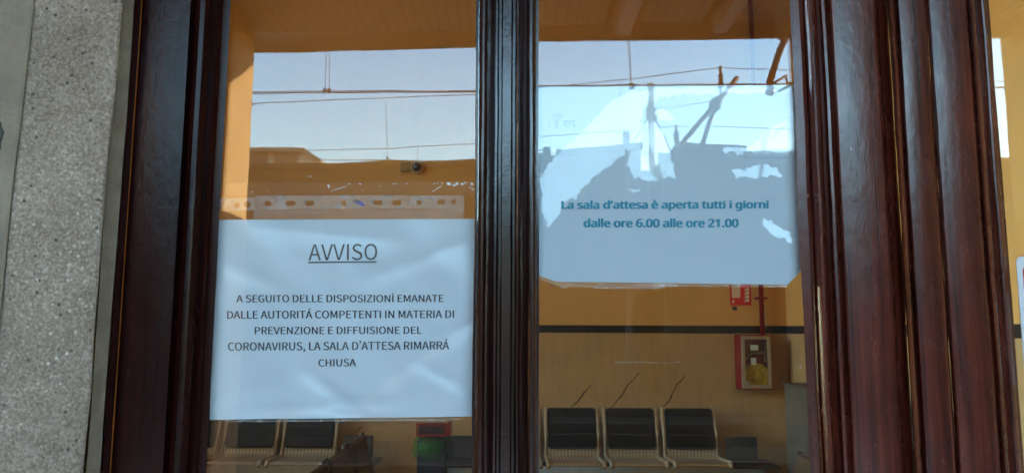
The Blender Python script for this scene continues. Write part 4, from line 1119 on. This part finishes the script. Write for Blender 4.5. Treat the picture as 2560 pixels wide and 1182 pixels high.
def wire(name, pts, r, label, cat='wire', group=None, seg=6):
    b = bmesh.new(); tube(b, pts, r, seg)
    return tag(build(name, b, WIRE, smooth=True), label, cat, group)


def extend(a, b, k0, k1):
    d = b - a
    return [a - d * k0, a, b, b + d * k1]


# near track: pair of contact wires and droppers hanging from above the canopy edge
D1, D2, D3, DM = 9.0, 12.9, 17.0, 26.0
for dz, lab in ((0, 'lower heavy contact wire over the near track'), (3.4, 'upper heavy contact wire over the near track')):
    wire('contact_wire', extend(M(635, 235 - dz * 1.3, D1), MR(1940, 210.5 - dz * .2, D1 - .35), 6, 6), .0075, lab)
for xa_, yb_, lab in ((814, 231, 'twin thin dropper wire above the left pane contact wires'),):
    b = bmesh.new(); tube(b, [M(817, 60, D1), M(813, 232, D1)], .0035, 6); tube(b, [M(824, 60, D1), M(823, 232, D1)], .004, 6)
    box(b, *(lambda c: (c.x - .025, c.x + .025, c.y - .012, c.y + .012, c.z - .03, c.z + .03))(M(823, 228, D1)))
    box(b, *(lambda c: (c.x - .02, c.x + .02, c.y - .012, c.y + .012, c.z - .03, c.z + .03))(M(812, 228, D1)))
    tag(build('dropper', b, WIRE), lab, 'dropper')
b = bmesh.new(); tube(b, [MR(1564, 20, D1), MR(1576, 212, D1)], .0045, 6); tube(b, [MR(1569, 20, D1), MR(1579, 212, D1)], .0045, 6)
box(b, *(lambda c: (c.x - .035, c.x + .035, c.y - .02, c.y + .02, c.z - .04, c.z + .03))(MR(1578, 214, D1)))
tag(build('dropper', b, WIRE), 'twin dropper with square clamp above the laminated card', 'dropper')
# near track registration arm
b = bmesh.new()
t = empty('registration_arm', MR(1945, 200, D1)); tag(t, 'slanting tubular arm holding the near contact wire, mirrored at the right pane edge', 'cantilever')
b = bmesh.new(); tube(b, [MR(2030, -70, D1 - .6), MR(1975, 62, D1 - .4), MR(1944, 140, D1 - .1), MR(1921, 212, D1)], .046, 12); build('tube', b, WIRE, t, smooth=True)
b = bmesh.new(); tube(b, [MR(1948, 92, D1 - .5), MR(1968, 58, D1 - .5), MR(2010, 0, D1 - .6)], .055, 12); build('tube', b, WIRE, t, smooth=True)
b = bmesh.new()
for a, c in (((1917, 218), (1963, 190)), ((1963, 188), (1967, 210)), ((1967, 208), (1990, 206)), ((1945, 228), (1978, 212))): tube(b, [MR(*a, D1), MR(*c, D1)], .017, 8)
build('steady_arm', b, WIRE, t, smooth=True)
b = bmesh.new(); lathe(b, MR(1924, 226, D1), [(.02, -.07), (.055, -.05), (.07, 0), (.055, .05), (.02, .06)], 16); build('clamp', b, plain('grey insulator', (0.16, 0.18, 0.2), 0.4, 0.1, 9), t, smooth=True)

# second and third tracks
s2 = MR(1800, 171, D2)
wire('messenger_wire', [M(-900, 310, D2), M(620, 260, D2), M(1190, 236, D2), MR(1350, 219, D2), MR(1560, 200, D2), s2, MR(1980, 176, D2), MR(2600, 195, D2)], .007, 'thin sagging messenger wire of the second track, highest at its insulator')
wire('contact_wire', [M(-900, 399, D2), M(640, 398, D2), M(1190, 402, D2), MR(1350, 386, D2), MR(1980, 373, D2), MR(2700, 362, D2)], .0085, 'contact wire of the second track, just above the shed roofs')
s3 = MR(1691, 316, D3)
wire('messenger_wire', [M(-900, 410, D3), M(740, 377, D3), M(1190, 361, D3), MR(1350, 342, D3), s3, MR(1980, 322, D3), MR(2700, 345, D3)], .0085, 'thin messenger wire of the third track, below the others')
b = bmesh.new(); tube(b, [M(964, 250, D2), M(969, 397, D2)], .0045, 6); box(b, *(lambda c: (c.x - .02, c.x + .02, c.y - .012, c.y + .012, c.z - .035, c.z + .03))(M(969, 395, D2)))
tag(build('dropper', b, WIRE), 'single dropper hanging between two wires in the middle of the left pane', 'dropper')
b = bmesh.new(); tube(b, [M(1045, 366, D3), M(1044, 440, D3)], .0065, 6); tag(build('dropper', b, WIRE), 'short dropper ending above the round security camera', 'dropper')
b = bmesh.new(); tube(b, [MR(1552, 200, D2), MR(1541, 385, D2)], .0045, 6); tag(build('dropper', b, WIRE), 'long single dropper left of the square mast', 'dropper')
wire('guy_wire', [MR(1640, 274, DM), MR(1690, 268, 21), MR(1740, 259, 16), MR(1785, 251, D2)], .008, 'short curved wire between the square mast and the slanting tubes')
b = bmesh.new(); tube(b, [M(600, 257, 5.6), M(632, 261, 5.95)], .013, 8); tag(build('wall_bracket', b, WIRE, smooth=True), 'small dark rod bracket sticking out of the left canopy pier', 'bracket')

# square catenary mast
t = empty('catenary_mast', (MR(1628, 425, DM).x, -DM, -.6)); tag(t, 'square pale catenary mast with guy rods mirrored over the laminated card', 'mast')
p0, p1 = MR(1619, 209, DM), MR(1637, 425, DM)
MAST = plain('weathered concrete', (0.45, 0.42, 0.37), 0.8, 0.2, 3)
b = bmesh.new(); box(b, p0.x, p1.x, -DM - .07, -DM + .07, -.6, p0.z); build('post', b, MAST, t)
b = bmesh.new(); c = MR(1628, 285, DM); box(b, c.x - .17, c.x + .17, -DM - .14, -DM + .14, c.z - .2, c.z + .2); build('bracket', b, MAST, t, bevel=.01)
for a, c in (((1617, 298), (1572, 374)), ((1638, 298), (1673, 368))):
    b = bmesh.new(); tube(b, [MR(*a, DM), MR(*c, DM), MR(c[0] + (c[0] - a[0]), c[1] + (c[1] - a[1]), DM)], .022, 6); build('guy_rod', b, WIRE, t, smooth=True)


def insulator(b, top, bot, n_=5, r0=.03, r1=.075):
    d = bot - top
    prof = []
    for k in range(n_ * 2 + 1):
        prof.append((r1 if k % 2 else r0, -d.length * .25 - d.length * .5 * k / (n_ * 2)))
    lathe(b, top, [(.035, .03), (.035, -.02)] + [(r0 * .8, -d.length * .2)] + prof + [(r0 * .9, -d.length)], 14)


# cantilever of the second track with its two tubes
t = empty('catenary_cantilever', MR(1757, 362, D2)); tag(t, 'two slanting tubes with a ribbed insulator on top, over the trapezoid roof', 'cantilever')
b = bmesh.new(); tube(b, [MR(1662, 432, D2 - .2), MR(1705, 360, D2 - .1), MR(1795, 250, D2), MR(1842, 196, D2)], .047, 12); build('tube', b, WIRE, t, smooth=True)
b = bmesh.new(); tube(b, [MR(1752, 375, D2), MR(1790, 258, D2)], .043, 12); build('tube', b, WIRE, t, smooth=True)
b = bmesh.new(); insulator(b, s2, MR(1799, 238, D2), 4, .03, .058); build('insulator', b, plain('brown glazed insulator', (0.09, 0.045, 0.025), 0.25, 0.1, 6), t)
b = bmesh.new()
for px, py, r_ in ((1790, 255, .10), (1782, 262, .08), (1797, 246, .07), (1796, 268, .05), (1786, 275, .05)): lathe(b, MR(px, py, D2 - .05), [(r_ * .4, -r_), (r_, -r_ * .4), (r_, r_ * .4), (r_ * .4, r_)], 8)
build('joint', b, WIRE, t)
t = empty('line_insulator', MR(1691, 362, D3)); tag(t, 'small ribbed insulator carrying the third messenger wire, left of the tubes', 'insulator')
b = bmesh.new(); insulator(b, s3, MR(1691, 372, D3), 4, .035, .085); build('body', b, plain('grey glazed insulator', (0.06, 0.06, 0.065), 0.3, 0.1, 6), t)
b = bmesh.new(); c = MR(1691, 372, D3); tube(b, [c, c - Vector((0, 0, 2.0))], .03, 8); build('pin', b, WIRE, t)
# posts and small things on the skyline
DB = 24.0
b = bmesh.new(); c = MR(1565, 330, 21); box(b, c.x - .09, c.x + .09, c.y - .09, c.y + .09, -.6, c.z); tag(build('concrete_post', b, plain('weathered post concrete', (0.04, 0.034, 0.03), 0.8, 0.2, 3)), 'weathered grey post standing right before the shed left of the mast', 'post')
b = bmesh.new(); c = MR(1367, 370, D2 + 2); tube(b, [(c.x, c.y, -.6), (c.x, c.y, c.z - .08), (c.x, c.y, c.z)], .085, 12)
for k in range(3):
    q = MR(1350, 379 + 7 * k, D2 + 2); tube(b, [q - Vector((.25, 0, .03)), q, (c.x - .05, c.y, q.z + .05)], .012, 6)
tag(build('signal_post', b, plain('dark grey post paint', (0.012, 0.012, 0.013), 0.9, 0.2, 5, spec=0.02)), 'short round-topped post with curved cables right of the glazing bar', 'post')
t = empty('track_sign', MR(1657, 407, 14.5)); tag(t, 'small dark square board between the mast and the tubes', 'sign')
p0, p1 = MR(1644, 381, 14.5), MR(1671, 407, 14.5)
b = bmesh.new(); box(b, p0.x, p1.x, -14.55, -14.5, p1.z, p0.z); build('board', b, plain('black sign board', (0.02, 0.02, 0.022), 0.4, 0.1, 6), t)
b = bmesh.new(); c = (p0.x + p1.x) / 2; box(b, c - .03, c + .03, -14.62, -14.56, -.6, p0.z); build('post', b, WIRE, t)
# sheds and houses
SHED = plain('dark shed render', (0.016, 0.015, 0.014), 0.9, 0.2, 0.8, spec=0.1)
SHEDR = plain('dark roof sheeting', (0.022, 0.021, 0.02), 0.8, 0.2, 0.8, spec=0.1)
PALE = plain('pale house render', (0.66, 0.52, 0.42), 0.9, 0.15, 0.6)
TILE = plain('terracotta tiles', (0.34, 0.22, 0.15), 0.9, 0.25, 4)


def shed(name, pts, d, depth, label, cat, mw, mr):
    """pts: skyline (px, py) left to right; straight walls below, a real depth behind, a roof slab above"""
    q = [MR(px, py, d) if px > 1270 else M(px, py, d) for px, py in pts]
    t = empty(name, ((q[0].x + q[-1].x) / 2, -d, -.6)); tag(t, label, cat)
    b = bmesh.new(); prism(b, [(q[0].x, -d, -.615)] + [(p.x, -d, p.z - .18) for p in q] + [(q[-1].x, -d, -.615)], (0, -depth, 0)); build('wall', b, mw, t)
    b = bmesh.new()
    for a, c in zip(q, q[1:]):
        if abs(a.x - c.x) < .3: continue
        prism(b, [(a.x - .02, -d + .25, a.z - .178), (c.x + .02, -d + .25, c.z - .178), (c.x + .02, -d + .25, c.z), (a.x - .02, -d + .25, a.z)], (0, -depth - .4, 0))
    build('roof', b, mr, t)
    return t


t = shed('house', [(430, 372), (763, 372), (806, 402)], 27, 8, 'pale low house with a sloping end, mirrored at the lower left of the sky', 'house', PALE, TILE)
b = bmesh.new()
for px in (560, 640, 715):
    p = M(px, 388, 26.99); box(b, p.x - .45, p.x + .45, -27, -26.93, p.z - .5, p.z + .3)
build('shutters', b, plain('brown shutters', (0.12, 0.08, 0.05), 0.7, 0.1, 2), t)
shed('goods_shed', [(300, 412), (835, 412), (900, 409), (985, 404), (1060, 407), (1200, 400)], 23, 7, 'long low goods shed closing the horizon behind the security camera', 'shed', SHED, SHEDR)
shed('goods_shed', [(1240, 396), (1391, 395), (1392, 381), (1500, 371), (1601, 360)], 22, 8, 'dark shed with slightly sloping roof left of the square mast', 'shed', SHED, SHEDR)
shed('goods_shed', [(1590, 431), (1700, 428)], 23.5, 1.8, 'low dark shed in the gap beneath the square mast', 'shed', SHED, SHEDR)
shed('goods_shed', [(1664, 402), (1672, 388), (1690, 361), (1858, 367), (1859, 380)], 21, 7, 'dark shed with trapezoid roof under the slanting tubes', 'shed', SHED, SHEDR)
shed('goods_shed', [(1858, 381), (1990, 381), (2120, 384), (2600, 387)], 21.5, 7, 'long flat dark shed at the right of the laminated card', 'shed', SHED, SHEDR)
